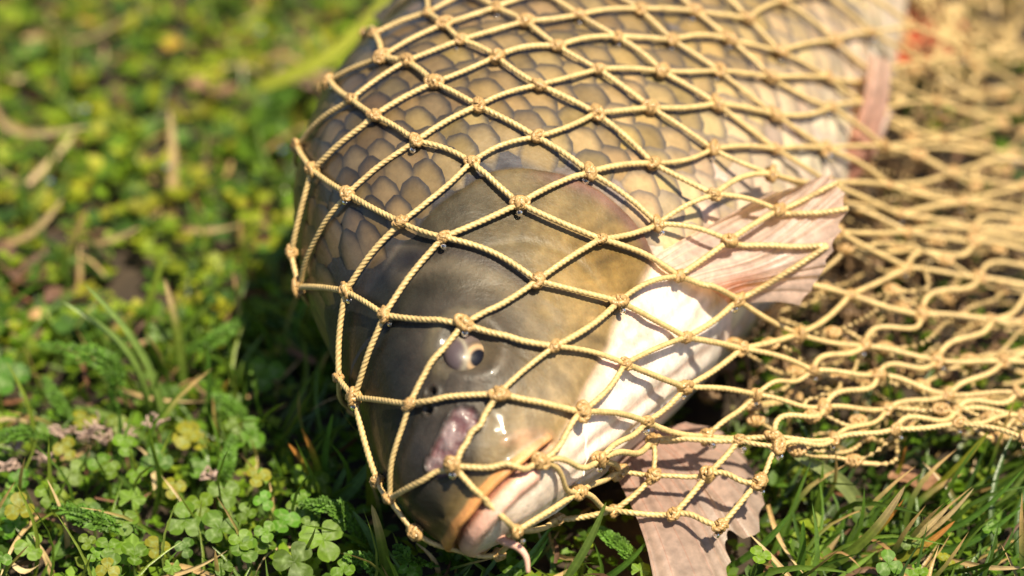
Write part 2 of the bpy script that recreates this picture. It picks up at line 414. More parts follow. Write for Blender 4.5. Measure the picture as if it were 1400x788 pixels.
# ---- scales: overlapping plates in rows
NR = 36
def scale_geo(xc, tc, L, k):
    """plate centred at body station xc and angle tc, length L"""
    na, nb = 8, 7
    a = np.linspace(-1, 1, na); b = np.linspace(-1, 1, nb)
    A, B_ = np.meshgrid(a, b, indexing='ij')
    half = np.where(A > 0, np.sqrt(np.clip(1 - (A * .985) ** 2.4, 0, 1)), .9 + .1 * (1 + A))
    e = 1e-3; dth = 1 / np.linalg.norm(surf(np.array([xc]), np.array([tc + e])) - surf(np.array([xc]), np.array([tc - e]))) * 2 * e
    X_ = xc + A * L; T_ = tc + B_ * half * k * dth
    P = surf(X_, T_); N_ = surf_n(X_, T_)
    hgt = -.07 + .15 * (A + 1) / 2 + .05 * (1 - (B_ * half) ** 2) * (A + 1) / 2 - .03 * (A > .9)
    V = (P + N_ * hgt[..., None]).reshape(-1, 3)
    rim = np.maximum(sstep(.58, .98, np.hypot(np.maximum(A, 0), B_ * half * .95)), sstep(-.1, -.7, A)).ravel()
    zt, zb, w, zm = prof(np.array([xc])); p = surf(np.array([xc]), np.array([tc]))[0]
    vv = float((p[2] - zb[0]) / (zt[0] - zb[0]))
    V_ = [0, .10, .22, .38, .6, .84, 1.0]
    cen = np.array([np.interp(vv, V_, c) for c in [(.60, .55, .42, .28, .225, .16, .08), (.52, .45, .31, .19, .152, .108, .055), (.43, .34, .18, .074, .062, .050, .030)]])
    edg = np.array([np.interp(vv, V_, c) for c in [(.52, .40, .19, .066, .040, .026, .013), (.44, .32, .145, .054, .034, .023, .012), (.38, .26, .11, .044, .031, .023, .012)]])
    cen = cen * (.65 + .6 * R.rand()) * (1 + .08 * R.randn(3) * np.array([.3, .3, 1]))
    Cc = cen[None] * (1 - rim[:, None]) + edg[None] * rim[:, None]
    return V, np.ascontiguousarray(grid_faces(na, nb)), np.clip(Cc, .01, .85), p, (surf_n(np.array([xc]), np.array([tc]))[0])
cand = []; xc = 5.0; kcol = 0
while xc < 53:
    big = float(np.interp(xc, [0, 20, 40, 57], [.66, .66, .55, .42]))
    tt = np.linspace(-np.pi, np.pi, 721); S_ = surf(np.full(721, xc), tt); s_ = np.concatenate([[0], np.cumsum(np.linalg.norm(np.diff(S_, axis=0), axis=1))])
    per = s_[-1]
    for r in range(NR):
        tc = float(np.interp((r + .5 * (kcol % 2)) / NR * per, s_, tt))
        if xc - .5 < float(head_x(np.array([tc]))[0]): continue
        if R.rand() < .02: continue
        cand.append((xc + .06 * R.randn(), tc + .01 * R.randn(), big * 1.45, per / NR * .60))
    xc += big * 1.04; kcol += 1
geo = [scale_geo(*c) for c in cand]
cl = floc(cam_loc * 100)
def shows(gm):
    P, N_ = gm[3], gm[4]; d = cl - P; dist = np.linalg.norm(d); W_ = fw_(P) / 100 - cam_loc
    dep = W_ @ fwd; px = W_[0] / dep; up_ = (W_ @ np.array([0, math.sin(CAM_EL), math.cos(CAM_EL)])) / dep
    inside = abs(px) < .205 and abs(up_) < .118
    return (N_ @ d / dist) / dist ** 2 * (1 if inside else .001)
order = sorted(range(len(geo)), key=lambda i: -shows(geo[i]))
for i in order[:300]:
    mesh_obj('scale', fw_(geo[i][0]) - fish_inv, geo[i][1], M_scale, fish, geo[i][2])
V, Fc, Cc = join([(fw_(geo[i][0]), geo[i][1], geo[i][2]) for i in order[300:]])
so = mesh_obj('scales', V - fish_inv, Fc, M_scale, fish, Cc); so['kind'] = 'stuff'

# ---- fins: membrane with rays as sub-parts
FIN_GEO = []
def fin(name, base, tip, nray, bulge, c0, c1, label=None, rag=.16, rr=.015, local=True, red=None, bend=.35, curl=0.):
    nu, nv = nray * 8 + 1, 26
    Bc, Tc = catmull(base, nu), catmull(tip, nu)
    if local: Bc, Tc = fw_(Bc), fw_(Tc)
    uu = np.linspace(0, 1, nu); vv = np.linspace(0, 1, nv); uw = uu + .02 * np.sin(uu * 17) + .012 * np.sin(uu * 41)
    rg = 1 - rag * .22 * np.abs(np.sin(uu * nray * np.pi)) - rag * .5 * vnoise(np.stack([uu * nray * .7, 0 * uu + R.rand() * 9, 0 * uu], -1), 1., 2)
    V = Bc[:, None] + (Tc - Bc)[:, None] * (vv[None, :] * rg[:, None])[..., None]
    nn = nrm(np.cross(Tc - Bc, np.gradient(Bc + Tc, axis=0)))
    bl = bulge * np.sin(vv * np.pi)[None, :] * (.5 + .5 * np.sin(uu * np.pi))[:, None] + .035 * np.sin(uw * nray * 2 * np.pi)[:, None] * vv[None, :] + .16 * np.sin(uu * 9 + 2 * vv.mean())[:, None] * vv[None, :] ** 2 + .1 * np.sin(uu[:, None] * 5 + vv[None, :] * 4)
    V = V + nn[:, None] * bl[..., None] + nrm(np.gradient(Tc, axis=0))[:, None] * (bend * np.sin(vv * np.pi * .85) ** 2 + .09 * np.sin(vv * 5 + uu[:, None] * 13) * vv)[..., None]
    V = V - nn[:, None] * (curl * vv ** 3)[None, :, None]
    cc = np.asarray(c0)[None, None] * (1 - vv)[None, :, None] + np.asarray(c1)[None, None] * vv[None, :, None]
    cc = cc * (.86 + .2 * (.5 + .5 * np.sin(uw * nray * 2 * np.pi)))[:, None, None]
    pt = (.82 + .36 * vnoise(np.stack([np.repeat(uu * nray * .9, nv), np.tile(vv * 2, nu), np.zeros(nu * nv)], -1), 1., 1)).reshape(nu, nv, 1)
    cc = cc * pt
    if red is not None: cc = cc * (1 - red[1] * (ga(uu - red[2], .16)[:, None] * ga(vv - .25, .3)[None, :])[..., None]) + np.array(red[0]) * red[1] * (ga(uu - red[2], .16)[:, None] * ga(vv - .25, .3)[None, :])[..., None]
    o = mesh_obj(name, V.reshape(-1, 3) - fish_inv, np.ascontiguousarray(grid_faces(nu, nv)), M_fin, fish, cc.reshape(-1, 3))
    FIN_GEO.append((V.reshape(-1, 3), grid_faces(nu, nv)))
    for k in range(nray):
        i = k * 8 + 2
        Pr = V[i]; tv, tf = tube(Pr, np.linspace(rr * 1.2, rr * .35, nv), 6)
        mesh_obj('ray', tv - fish_inv, tf, M_fin, o, np.tile(np.asarray(c0) * .95, (len(tv), 1)))
    if label: o['label'] = label
    return o
fin('pectoral_fin', [(10.5, 5.35, -1.2), (10.9, 5.2, -2.2), (11.6, 4.7, -3.3), (12.7, 3.8, -4.5)],
    [(15.9, 6.4, -3.3), (18.0, 6.4, -4.7), (17.0, 6.7, -5.9), (15.2, 6.1, -6.3), (14.2, 4.7, -6.0)], 13, .5, (.76, .62, .56), (.60, .45, .39), 'pink pectoral fin cupped outward on the pale flank', red=((.55, .16, .06), .8, .8), curl=.7)
fin('pectoral_fin', [(2.9, -9.0, 2.9), (4.1, -8.6, 3.1), (5.7, -8.0, 3.2)],
    [(4.6, -15.4, 1.3), (5.6, -15.9, 1.2), (6.7, -15.3, 1.2), (7.0, -13.4, 1.4), (6.9, -12.1, 1.6), (7.8, -12.2, 1.4), (8.2, -10.3, 1.6), (7.8, -8.6, 2.0)], 11, .35, (.54, .335, .27), (.50, .38, .31), 'pinkish pectoral fin splayed on the grass below the throat', local=False, bend=.3)
fin('pelvic_fin', [(23.8, 3.5, -5.6), (24.4, 3.0, -5.9), (25.0, 2.4, -6.3)], [(27.6, 6.8, -4.0), (28.8, 6.0, -5.0), (28.2, 4.6, -6.2)], 9, -.3, (.55, .27, .19), (.60, .44, .38))
fin('pelvic_fin', [(24.5, -2.2, -6.3), (25.2, -1.7, -6.5), (26.2, -1.0, -6.6)], [(28.8, -3.0, -8.0), (29.5, -2.0, -8.6), (28.6, -1.0, -8.8)], 9, -.3, (.60, .17, .07), (.62, .42, .36))
fin('anal_fin', [(38, .1, -5.7), (40, .1, -5.4), (42.5, .1, -5.0)], [(41.5, .8, -9.5), (43.5, .6, -8.5), (45, .4, -6.8)], 8, .2, (.62, .10, .04), (.60, .22, .14))
fin('dorsal_fin', [(19.5, 0, 11.5), (24, 0, 11.0), (30, 0, 9.8), (38, 0, 7.3)], [(22.5, -1.4, 12.9), (27, -1.6, 12.2), (33, -1.5, 10.9), (40.5, -1.0, 8.3)], 20, .2, (.06, .055, .04), (.10, .085, .06))
fin('tail_fin', [(56.2, 0, 3.9), (57.2, 0, .4), (56.2, 0, -3.3)], [(68, .6, 9.5), (62.5, .3, .4), (68, .6, -9.0)], 18, .3, (.16, .1, .05), (.36, .16, .08))

# ------------------------------------------------------------------ fishing net: knots and cords draped over the fish and away to the right
NODES = {(r, j): np.array((a, b, c)) for r, j, a, b, c in [
(-5, 8, 1.28, -12.25, 2.8), (-5, 9, 3.2, -12.14, 2.8), (-5, 10, 5.05, -12.32, 2.8), (-5, 11, 6.47, -12.89, 2.8),
(-4, 6, 0.08, -15.64, 4.92), (-4, 7, 1.97, -13.63, 4.83), (-4, 8, 3.33, -11.12, 3.6), (-4, 9, 4.42, -11.42, 3.6),
(-4, 10, 6.12, -11.35, 3.6), (-4, 11, 7.7, -11.75, 3.6), (-3, 4, -4.19, -13.25, 4.93), (-3, 5, -3.61, -14.47, 5.17),
(-3, 6, -1.61, -15.45, 7.11), (-3, 7, 0.76, -14.85, 6.93), (-3, 8, 2.58, -13.1, 5.64), (-3, 9, 4.43, -10.36, 4.2),
(-3, 10, 7.15, -10.36, 4.2), (-3, 11, 8.39, -10.74, 4.2), (-2, 3, -5.31, -10.27, 6.57), (-2, 4, -4.76, -11.53, 6.74),
(-2, 5, -3.03, -13.53, 7.94), (-2, 6, -0.41, -13.76, 8.49), (-2, 7, 2.0, -13.19, 7.42), (-2, 8, 4.09, -10.91, 5.39),
(-2, 9, 6.17, -9.91, 4.0), (-2, 10, 8.31, -9.91, 4.0), (-2, 11, 10.3, -9.37, 3.5), (-2, 12, 12.33, -8.86, 3.5),
(-2, 13, 14.42, -8.55, 3.5), (-2, 14, 16.39, -9.37, 3.5), (-1, 1, -7.15, -5.24, 7.93), (-1, 2, -6.58, -6.17, 7.25),
(-1, 3, -5.07, -9.08, 9.0), (-1, 4, -3.83, -10.75, 9.25), (-1, 5, -1.42, -11.78, 9.67), (-1, 6, 1.26, -12.02, 8.97),
(-1, 7, 3.37, -11.15, 7.71), (-1, 8, 5.46, -9.51, 5.64), (-1, 9, 7.84, -8.44, 4.56), (-1, 10, 10.12, -7.99, 3.73),
(-1, 11, 12.28, -7.13, 3.0), (-1, 12, 14.54, -7.25, 3.0), (-1, 13, 16.69, -7.49, 3.0), (-1, 14, 18.76, -8.32, 3.0),
(0, 0, -6.85, -2.02, 9.89), (0, 1, -6.21, -4.38, 10.46), (0, 2, -5.1, -6.5, 10.92), (0, 3, -3.37, -8.32, 11.01),
(0, 4, -2.06, -9.13, 10.94), (0, 5, 0.73, -10.21, 10.1), (0, 6, 3.22, -9.75, 9.04), (0, 7, 5.4, -8.65, 6.98),
(0, 8, 7.39, -7.45, 5.67), (0, 9, 9.81, -6.86, 4.38), (0, 10, 12.05, -6.28, 3.77), (0, 11, 14.47, -6.27, 2.96),
(0, 12, 16.72, -6.34, 3.1), (0, 13, 18.74, -7.13, 3.0), (1, -1, -5.9, -0.51, 11.52), (1, 0, -5.11, -2.91, 12.21),
(1, 1, -4.29, -4.14, 12.27), (1, 2, -2.96, -5.6, 12.21), (1, 3, -1.26, -6.48, 12.02), (1, 4, 0.19, -7.82, 11.32),
(1, 5, 2.68, -8.17, 10.25), (1, 6, 5.14, -7.68, 8.6), (1, 7, 7.11, -6.4, 6.69), (1, 8, 9.41, -5.65, 4.98),
(1, 9, 11.72, -4.98, 4.04), (1, 10, 14.24, -4.75, 3.27), (1, 11, 16.52, -4.57, 3.11), (1, 12, 18.75, -5.08, 3.0),
(2, -2, -4.51, 0.62, 12.65), (2, -1, -4.18, -1.26, 12.79), (2, 0, -3.37, -1.9, 13.01), (2, 1, -2.47, -3.22, 13.0),
(2, 2, -1.08, -4.26, 12.79), (2, 3, 0.77, -5.17, 12.18), (2, 4, 2.4, -5.95, 11.35), (2, 5, 4.58, -6.72, 9.97),
(2, 6, 6.9, -6.32, 9.08), (2, 7, 9.2, -3.24, 5.57), (2, 8, 11.44, -3.03, 4.78), (2, 9, 13.94, -2.76, 3.75),
(2, 10, 16.48, -2.42, 3.33), (2, 11, 18.84, -2.52, 3.0), (3, -2, -2.77, 0.93, 13.32), (3, -1, -2.2, -0.07, 13.42),
(3, 0, -1.66, -1.08, 13.35), (3, 1, -0.52, -1.89, 13.19), (3, 2, 0.83, -2.95, 12.75), (3, 3, 2.66, -3.49, 12.04),
(3, 4, 4.44, -4.6, 10.85), (3, 5, 6.44, -5.28, 10.16), (3, 6, 8.6, -4.65, 9.16), (3, 7, 11.05, -1.64, 6.41),
(3, 8, 13.67, -0.91, 4.47), (3, 9, 16.33, -0.25, 3.6), (3, 10, 19.02, -0.05, 3.0), (4, -2, -1.51, 2.08, 13.45),
(4, -1, -0.55, 0.9, 13.52), (4, 0, 0.44, 0.19, 13.39), (4, 1, 1.47, -0.88, 13.06), (4, 2, 2.8, -1.49, 12.55),
(4, 3, 4.48, -2.37, 11.62), (4, 4, 6.51, -2.7, 10.26), (4, 5, 8.53, -2.8, 9.41), (4, 6, 11.38, 1.12, 5.85),
(4, 7, 13.82, 0.86, 4.8), (4, 8, 16.34, 1.57, 3.91), (4, 9, 19.17, 2.3, 3.0), (5, -2, -0.01, 3.65, 13.53),
(5, -1, 1.01, 2.1, 13.48), (5, 0, 2.2, 1.04, 13.17), (5, 1, 3.45, 0.39, 12.71), (5, 2, 4.91, -0.55, 11.92),
(5, 3, 6.73, -0.81, 10.87), (5, 4, 8.78, -0.75, 9.1), (5, 5, 10.85, 0.28, 7.17), (5, 6, 13.67, 1.82, 4.89),
(5, 7, 16.55, 2.69, 3.72), (5, 8, 19.25, 3.51, 3.0), (6, -2, 1.52, 4.85, 13.48), (6, -1, 2.78, 3.12, 13.28),
(6, 0, 4.28, 2.24, 12.78), (6, 1, 5.35, 1.17, 12.17), (6, 2, 6.9, 0.69, 11.29), (6, 3, 8.83, 0.46, 9.73),
(6, 4, 10.69, 1.6, 7.73), (6, 5, 13.32, 2.62, 5.64), (6, 6, 16.28, 3.82, 4.15), (6, 7, 19.1, 5.0, 3.0),
(7, -2, 3.34, 5.71, 13.31), (7, -1, 4.86, 4.43, 12.87), (7, 0, 6.23, 3.2, 12.17), (7, 1, 7.36, 2.5, 11.49),
(7, 2, 8.77, 1.85, 10.37), (7, 3, 11.07, 3.12, 8.49), (7, 4, 13.29, 4.27, 6.25), (7, 5, 16.02, 5.19, 4.55),
(7, 6, 18.94, 5.98, 3.5), (8, -1, 6.6, 5.46, 12.42), (8, 0, 8.12, 4.06, 11.45), (8, 1, 9.21, 3.32, 10.56),
(8, 2, 11.03, 4.07, 9.16), (8, 3, 13.31, 5.94, 6.79), (8, 4, 16.0, 7.14, 4.82), (8, 5, 18.87, 8.08, 3.5),
(9, -1, 7.99, 6.47, 11.9), (9, 0, 9.5, 6.09, 11.04), (9, 1, 11.42, 6.11, 9.47), (9, 2, 13.25, 7.44, 7.47),
(9, 3, 15.98, 9.22, 5.22), (9, 4, 18.85, 10.53, 3.5), (10, -1, 9.63, 8.54, 11.28), (10, 0, 11.3, 8.32, 10.17),
(10, 1, 13.16, 8.56, 8.53), (10, 2, 15.48, 10.08, 6.47), (10, 3, 18.53, 13.08, 3.5), (11, -1, 11.03, 9.12, 11.08),
(11, 0, 12.84, 9.03, 9.94), (11, 1, 14.78, 9.53, 8.31), (11, 2, 17.24, 11.03, 6.26), (11, 3, 20.16, 13.37, 3.5)]}
EDGES = [((a, b), (c, d)) for a, b, c, d in [
(-5, 8, -5, 9), (-5, 9, -5, 10), (-5, 9, -4, 9), (-5, 10, -5, 11), (-5, 10, -4, 10), (-5, 11, -4, 11), (-4, 6, -5, 8), (-4, 6, -4, 7), (-4, 6, -3, 6), (-4, 7, -5, 9),
(-4, 7, -4, 8), (-4, 7, -3, 7), (-4, 8, -4, 9), (-4, 8, -3, 8), (-4, 9, -4, 10), (-4, 9, -3, 9), (-4, 10, -4, 11), (-4, 10, -3, 10), (-4, 11, -3, 11), (-3, 4, -3, 5),
(-3, 4, -2, 4), (-3, 5, -3, 6), (-3, 5, -2, 5), (-3, 6, -3, 7), (-3, 6, -2, 6), (-3, 7, -3, 8), (-3, 7, -2, 7), (-3, 8, -3, 9), (-3, 8, -2, 8), (-3, 9, -3, 10),
(-3, 9, -2, 9), (-3, 10, -3, 11), (-3, 11, -2, 11), (-2, 3, -2, 4), (-2, 3, -1, 3), (-2, 4, -2, 5), (-2, 4, -1, 4), (-2, 5, -2, 6), (-2, 5, -1, 5), (-2, 6, -2, 7),
(-2, 6, -1, 6), (-2, 7, -2, 8), (-2, 7, -1, 7), (-2, 8, -2, 9), (-2, 8, -1, 8), (-2, 9, -2, 10), (-2, 9, -1, 9), (-2, 10, -2, 11), (-2, 10, -1, 10), (-2, 11, -2, 12),
(-2, 11, -1, 11), (-2, 12, -2, 13), (-2, 12, -1, 12), (-2, 13, -2, 14), (-2, 13, -1, 13), (-2, 14, -1, 14), (-1, 1, -1, 2), (-1, 1, 0, 1), (-1, 2, -1, 3), (-1, 2, 0, 2),
(-1, 3, -1, 4), (-1, 3, 0, 3), (-1, 4, -1, 5), (-1, 4, 0, 4), (-1, 5, -1, 6), (-1, 5, 0, 5), (-1, 6, -1, 7), (-1, 6, 0, 6), (-1, 7, -1, 8), (-1, 7, 0, 7),
(-1, 8, -1, 9), (-1, 8, 0, 8), (-1, 9, -1, 10), (-1, 9, 0, 9), (-1, 10, -1, 11), (-1, 10, 0, 10), (-1, 11, -1, 12), (-1, 11, 0, 11), (-1, 12, -1, 13), (-1, 12, 0, 12),
(-1, 13, -1, 14), (-1, 13, 0, 13), (0, 0, 0, 1), (0, 0, 1, 0), (0, 1, 0, 2), (0, 1, 1, 1), (0, 2, 0, 3), (0, 2, 1, 2), (0, 3, 0, 4), (0, 3, 1, 3),
(0, 4, 0, 5), (0, 4, 1, 4), (0, 5, 0, 6), (0, 5, 1, 5), (0, 6, 0, 7), (0, 6, 1, 6), (0, 7, 0, 8), (0, 7, 1, 7), (0, 8, 0, 9), (0, 8, 1, 8),
(0, 9, 0, 10), (0, 9, 1, 9), (0, 10, 0, 11), (0, 10, 1, 10), (0, 11, 0, 12), (0, 11, 1, 11), (0, 12, 0, 13), (0, 12, 1, 12), (1, -1, 1, 0), (1, -1, 2, -1),
(1, 0, 1, 1), (1, 0, 2, 0), (1, 1, 1, 2), (1, 1, 2, 1), (1, 2, 1, 3), (1, 2, 2, 2), (1, 3, 1, 4), (1, 3, 2, 3), (1, 4, 1, 5), (1, 4, 2, 4),
(1, 5, 1, 6), (1, 5, 2, 5), (1, 6, 1, 7), (1, 6, 2, 6), (1, 7, 1, 8), (1, 7, 2, 7), (1, 8, 1, 9), (1, 8, 2, 8), (1, 9, 1, 10), (1, 9, 2, 9),
(1, 10, 1, 11), (1, 10, 2, 10), (1, 11, 1, 12), (1, 11, 2, 11), (2, -2, 2, -1), (2, -2, 3, -2), (2, -1, 2, 0), (2, -1, 3, -1), (2, 0, 2, 1), (2, 0, 3, 0),
(2, 1, 2, 2), (2, 1, 3, 1), (2, 2, 2, 3), (2, 2, 3, 2), (2, 3, 2, 4), (2, 3, 3, 3), (2, 4, 2, 5), (2, 4, 3, 4), (2, 5, 2, 6), (2, 5, 3, 5),
(2, 6, 2, 7), (2, 6, 3, 6), (2, 7, 2, 8), (2, 7, 3, 7), (2, 8, 2, 9), (2, 8, 3, 8), (2, 9, 2, 10), (2, 9, 3, 9), (2, 10, 2, 11), (2, 10, 3, 10),
(3, -2, 3, -1), (3, -2, 4, -2), (3, -1, 3, 0), (3, -1, 4, -1), (3, 0, 3, 1), (3, 0, 4, 0), (3, 1, 3, 2), (3, 1, 4, 1), (3, 2, 3, 3), (3, 2, 4, 2),
(3, 3, 3, 4), (3, 3, 4, 3), (3, 4, 3, 5), (3, 4, 4, 4), (3, 5, 3, 6), (3, 5, 4, 5), (3, 6, 3, 7), (3, 6, 4, 6), (3, 7, 3, 8), (3, 7, 4, 7),
(3, 8, 3, 9), (3, 8, 4, 8), (3, 9, 3, 10), (3, 9, 4, 9), (4, -2, 4, -1), (4, -2, 5, -2), (4, -1, 4, 0), (4, -1, 5, -1), (4, 0, 4, 1), (4, 0, 5, 0),
(4, 1, 4, 2), (4, 1, 5, 1), (4, 2, 4, 3), (4, 2, 5, 2), (4, 3, 4, 4), (4, 3, 5, 3), (4, 4, 4, 5), (4, 4, 5, 4), (4, 5, 4, 6), (4, 5, 5, 5),
(4, 6, 4, 7), (4, 6, 5, 6), (4, 7, 4, 8), (4, 7, 5, 7), (4, 8, 4, 9), (4, 8, 5, 8), (5, -2, 5, -1), (5, -2, 6, -2), (5, -1, 5, 0), (5, -1, 6, -1),
(5, 0, 5, 1), (5, 0, 6, 0), (5, 1, 5, 2), (5, 1, 6, 1), (5, 2, 5, 3), (5, 2, 6, 2), (5, 3, 5, 4), (5, 3, 6, 3), (5, 4, 5, 5), (5, 4, 6, 4),
(5, 5, 5, 6), (5, 5, 6, 5), (5, 6, 5, 7), (5, 6, 6, 6), (5, 7, 5, 8), (5, 7, 6, 7), (6, -2, 6, -1), (6, -2, 7, -2), (6, -1, 6, 0), (6, -1, 7, -1),
(6, 0, 6, 1), (6, 0, 7, 0), (6, 1, 6, 2), (6, 1, 7, 1), (6, 2, 6, 3), (6, 2, 7, 2), (6, 3, 6, 4), (6, 3, 7, 3), (6, 4, 6, 5), (6, 4, 7, 4),
(6, 5, 6, 6), (6, 5, 7, 5), (6, 6, 6, 7), (6, 6, 7, 6), (7, -2, 7, -1), (7, -1, 7, 0), (7, -1, 8, -1), (7, 0, 7, 1), (7, 0, 8, 0), (7, 1, 7, 2),
(7, 1, 8, 1), (7, 2, 7, 3), (7, 2, 8, 2), (7, 3, 7, 4), (7, 3, 8, 3), (7, 4, 7, 5), (7, 4, 8, 4), (7, 5, 7, 6), (7, 5, 8, 5), (8, -1, 8, 0),
(8, -1, 9, -1), (8, 0, 8, 1), (8, 0, 9, 0), (8, 1, 8, 2), (8, 1, 9, 1), (8, 2, 8, 3), (8, 2, 9, 2), (8, 3, 8, 4), (8, 3, 9, 3), (8, 4, 8, 5),
(8, 4, 9, 4), (9, -1, 9, 0), (9, -1, 10, -1), (9, 0, 9, 1), (9, 0, 10, 0), (9, 1, 9, 2), (9, 1, 10, 1), (9, 2, 9, 3), (9, 2, 10, 2), (9, 3, 9, 4),
(9, 3, 10, 3), (10, -1, 10, 0), (10, -1, 11, -1), (10, 0, 10, 1), (10, 0, 11, 0), (10, 1, 10, 2), (10, 1, 11, 1), (10, 2, 10, 3), (10, 2, 11, 2), (10, 3, 11, 3),
(11, -1, 11, 0), (11, 0, 11, 1), (11, 1, 11, 2), (11, 2, 11, 3)]]
net = empty('fishing_net', (6, -6, 0)); net_inv = np.array([6, -6, 0.])
tag(net, 'knotted tan cord fishing net draped over the carp and bunched to its right', 'net')
CR = .093
FB = []
for V, Fc in FIN_GEO[:2]:
    FB.append((BVHTree.FromPolygons([tuple(p) for p in V], Fc.tolist()), Vector(nrm(np.array([.25, -.62, .75])))))
def over_fins(P, r):
    """lift cord points that would pass behind a fin onto its upper face"""
    out = np.array(P, float)
    for i, p in enumerate(out):
        for bv, d in FB:
            q, nn, _, t = bv.ray_cast(Vector(p) - d * r, d, 3.5)
            if q is not None: out[i] = np.array(q + d * r)
    return out
NODES = {k: over_fins(push_out(p[None], .30), .2)[0] for k, p in NODES.items()}
# the net goes on round the back of the fish, down to the ground
def hang(k, d, name):
    p = NODES[k].copy(); q = p + np.array(d); q = push_out(q[None], .3)[0]; q[2] = max(q[2], .8); NODES[name] = q; EDGES.append((k, name)); return name
for k in [(0, 0), (-1, 1), (-1, 2), (-2, 3), (-3, 4), (1, -1), (2, -2), (3, -2)]:
    a = hang(k, (.7, 2.2, -2.4), ('h', k)); b = hang(a, (1.2, 2.0, -2.4), ('hh', k))
hs_ = [('h', k) for k in [(-3, 4), (-2, 3), (-1, 2), (-1, 1), (0, 0), (1, -1), (2, -2), (3, -2)]]
for a, b in zip(hs_[:-1], hs_[1:]): EDGES.append((('hh', a[1]), b))
# below the snout
NODES[('u', 0)] = push_out(fw_([(.55, -1.35, .35)]), .25)[0]; NODES[('u', 1)] = push_out(fw_([(1.6, -1.6, -2.3)]), .25)[0]
EDGES += [((-3, 5), ('u', 0)), (('u', 0), ('u', 1)), ((-4, 6), ('u', 1))]

def out_dir(p):
    q, nn, _, d = BV.find_nearest(Vector(p))
    return np.array(nn) if d < 3 else nrm(np.array([.1, -.35, 1.]))
def strand_path(a, b, n, slack):
    A, B_ = NODES[a], NODES[b]; d = B_ - A; L = np.linalg.norm(d)
    t = np.linspace(0, 1, n)[:, None]
    P = A + d * t
    o = nrm(out_dir((A + B_) / 2)); s = nrm(np.cross(o, d))
    P = P + s * (L * .03 * R.randn()) * np.sin(np.pi * t) + o * L * .02 * np.sin(np.pi * t)
    if slack:
        slack *= R.uniform(.15, 1.15)
        P = P + s * (L * slack) * np.sin(2 * np.pi * t) * R.choice([1, 1, 1, -.6]) + o * (L * abs(slack) * .5) * np.sin(np.pi * t) * R.choice([1, .4, -.3])
    P = push_out(P, .22)
    P2 = P
    for _ in range(4):
        P2 = over_fins(P2, .2); P2[0], P2[-1] = P[0], P[-1]
        for _ in range(max(3, n // 9)): P2[1:-1] = (P2[:-2] + 2 * P2[1:-1] + P2[2:]) / 4
    P2 = over_fins(P2, .14); P2[0], P2[-1] = P[0], P[-1]
    P2[1:-1] = (P2[:-2] + 2 * P2[1:-1] + P2[2:]) / 4
    return P2
def is_num(k): return not isinstance(k[0], str)
scored = []
for a, b in EDGES:
    m = (NODES[a] + NODES[b]) / 2; dep = (m / 100 - cam_loc) @ fwd; scored.append((dep + (0 if is_num(a) and is_num(b) else 3), a, b))
scored.sort(key=lambda e: e[0])
for k, (dep, a, b) in enumerate(scored):
    slack = 0
    if is_num(a) and is_num(b):
        cross = a[1] == b[1]
        if a[1] >= 9 - max(0, a[0]) * .4: slack = (.12 if cross else .03)
        if a[0] <= -3 and a[1] >= 7: slack = .07
    fine = dep < .93
    L = np.linalg.norm(NODES[a] - NODES[b])
    P = strand_path(a, b, max(14, int(L / (.042 if fine else .12))), slack)
    V, Fc = tube(P, CR * R.uniform(.9, 1.1), 15 if fine else 9, 3, .5, R.rand() * 6)
    o = mesh_obj('cord', V - net_inv, np.ascontiguousarray(Fc), M_cord, net)

# knot shapes (shared by all knots)
def knot_mesh(seed):
    rs = np.random.RandomState(seed)
    t = np.linspace(0, 1, 46)
    w1 = 2 * np.pi * (1.9 + .2 * rs.rand())
    P1 = np.stack([-.16 + .32 * t, .175 * np.cos(w1 * t), .175 * np.sin(w1 * t)], -1)
    w2 = 2 * np.pi * 1.15
    P2 = np.stack([.20 * np.cos(w2 * t + 1.2), -.10 + .22 * t, .2 * np.sin(w2 * t + 1.2)], -1)
    P3 = np.stack([.30 * np.cos(w2 * t + 1), .15 * np.sin(w2 * t + 1), .06 + .09 * np.sin(w2 * t + 1)], -1)
    ps = [tube(P + .015 * rs.randn(*P.shape[1:]), .108, 12, 3, .42, rs.rand() * 6) for P in (P1, P2, P3)]
    V, Fc, _ = join([(p[0], p[1]) for p in ps])
    o = mesh_obj('knot', V, np.ascontiguousarray(Fc), M_knot); me = o.data; bpy.data.objects.remove(o); return me
KM = [knot_mesh(s) for s in range(5)]
from mathutils import Matrix
adj = {k: [] for k in NODES}
for a, b in EDGES: adj[a].append(b); adj[b].append(a)
for k, p in NODES.items():
    zax = out_dir(p)
    d = NODES[adj[k][0]] - NODES[adj[k][-1]] if len(adj[k]) > 1 else np.array([1., 0, 0])
    xax = nrm(d - zax * (d @ zax)); yax = np.cross(zax, xax)
    o = bpy.data.objects.new('knot', KM[R.randint(5)]); col.objects.link(o); o.parent = net
    s = .62 + .3 * R.rand()
    m = Matrix((( *[float(v) for v in (xax[0] * s, yax[0] * s, zax[0] * s)], float((p - net_inv)[0] * CM)),
                ( *[float(v) for v in (xax[1] * s, yax[1] * s, zax[1] * s)], float((p - net_inv)[1] * CM)),
                ( *[float(v) for v in (xax[2] * s, yax[2] * s, zax[2] * s)], float((p - net_inv)[2] * CM)), (0, 0, 0, 1)))
    o.matrix_local = m @ Matrix.Rotation(R.rand() * 6.28, 4, 'Z')
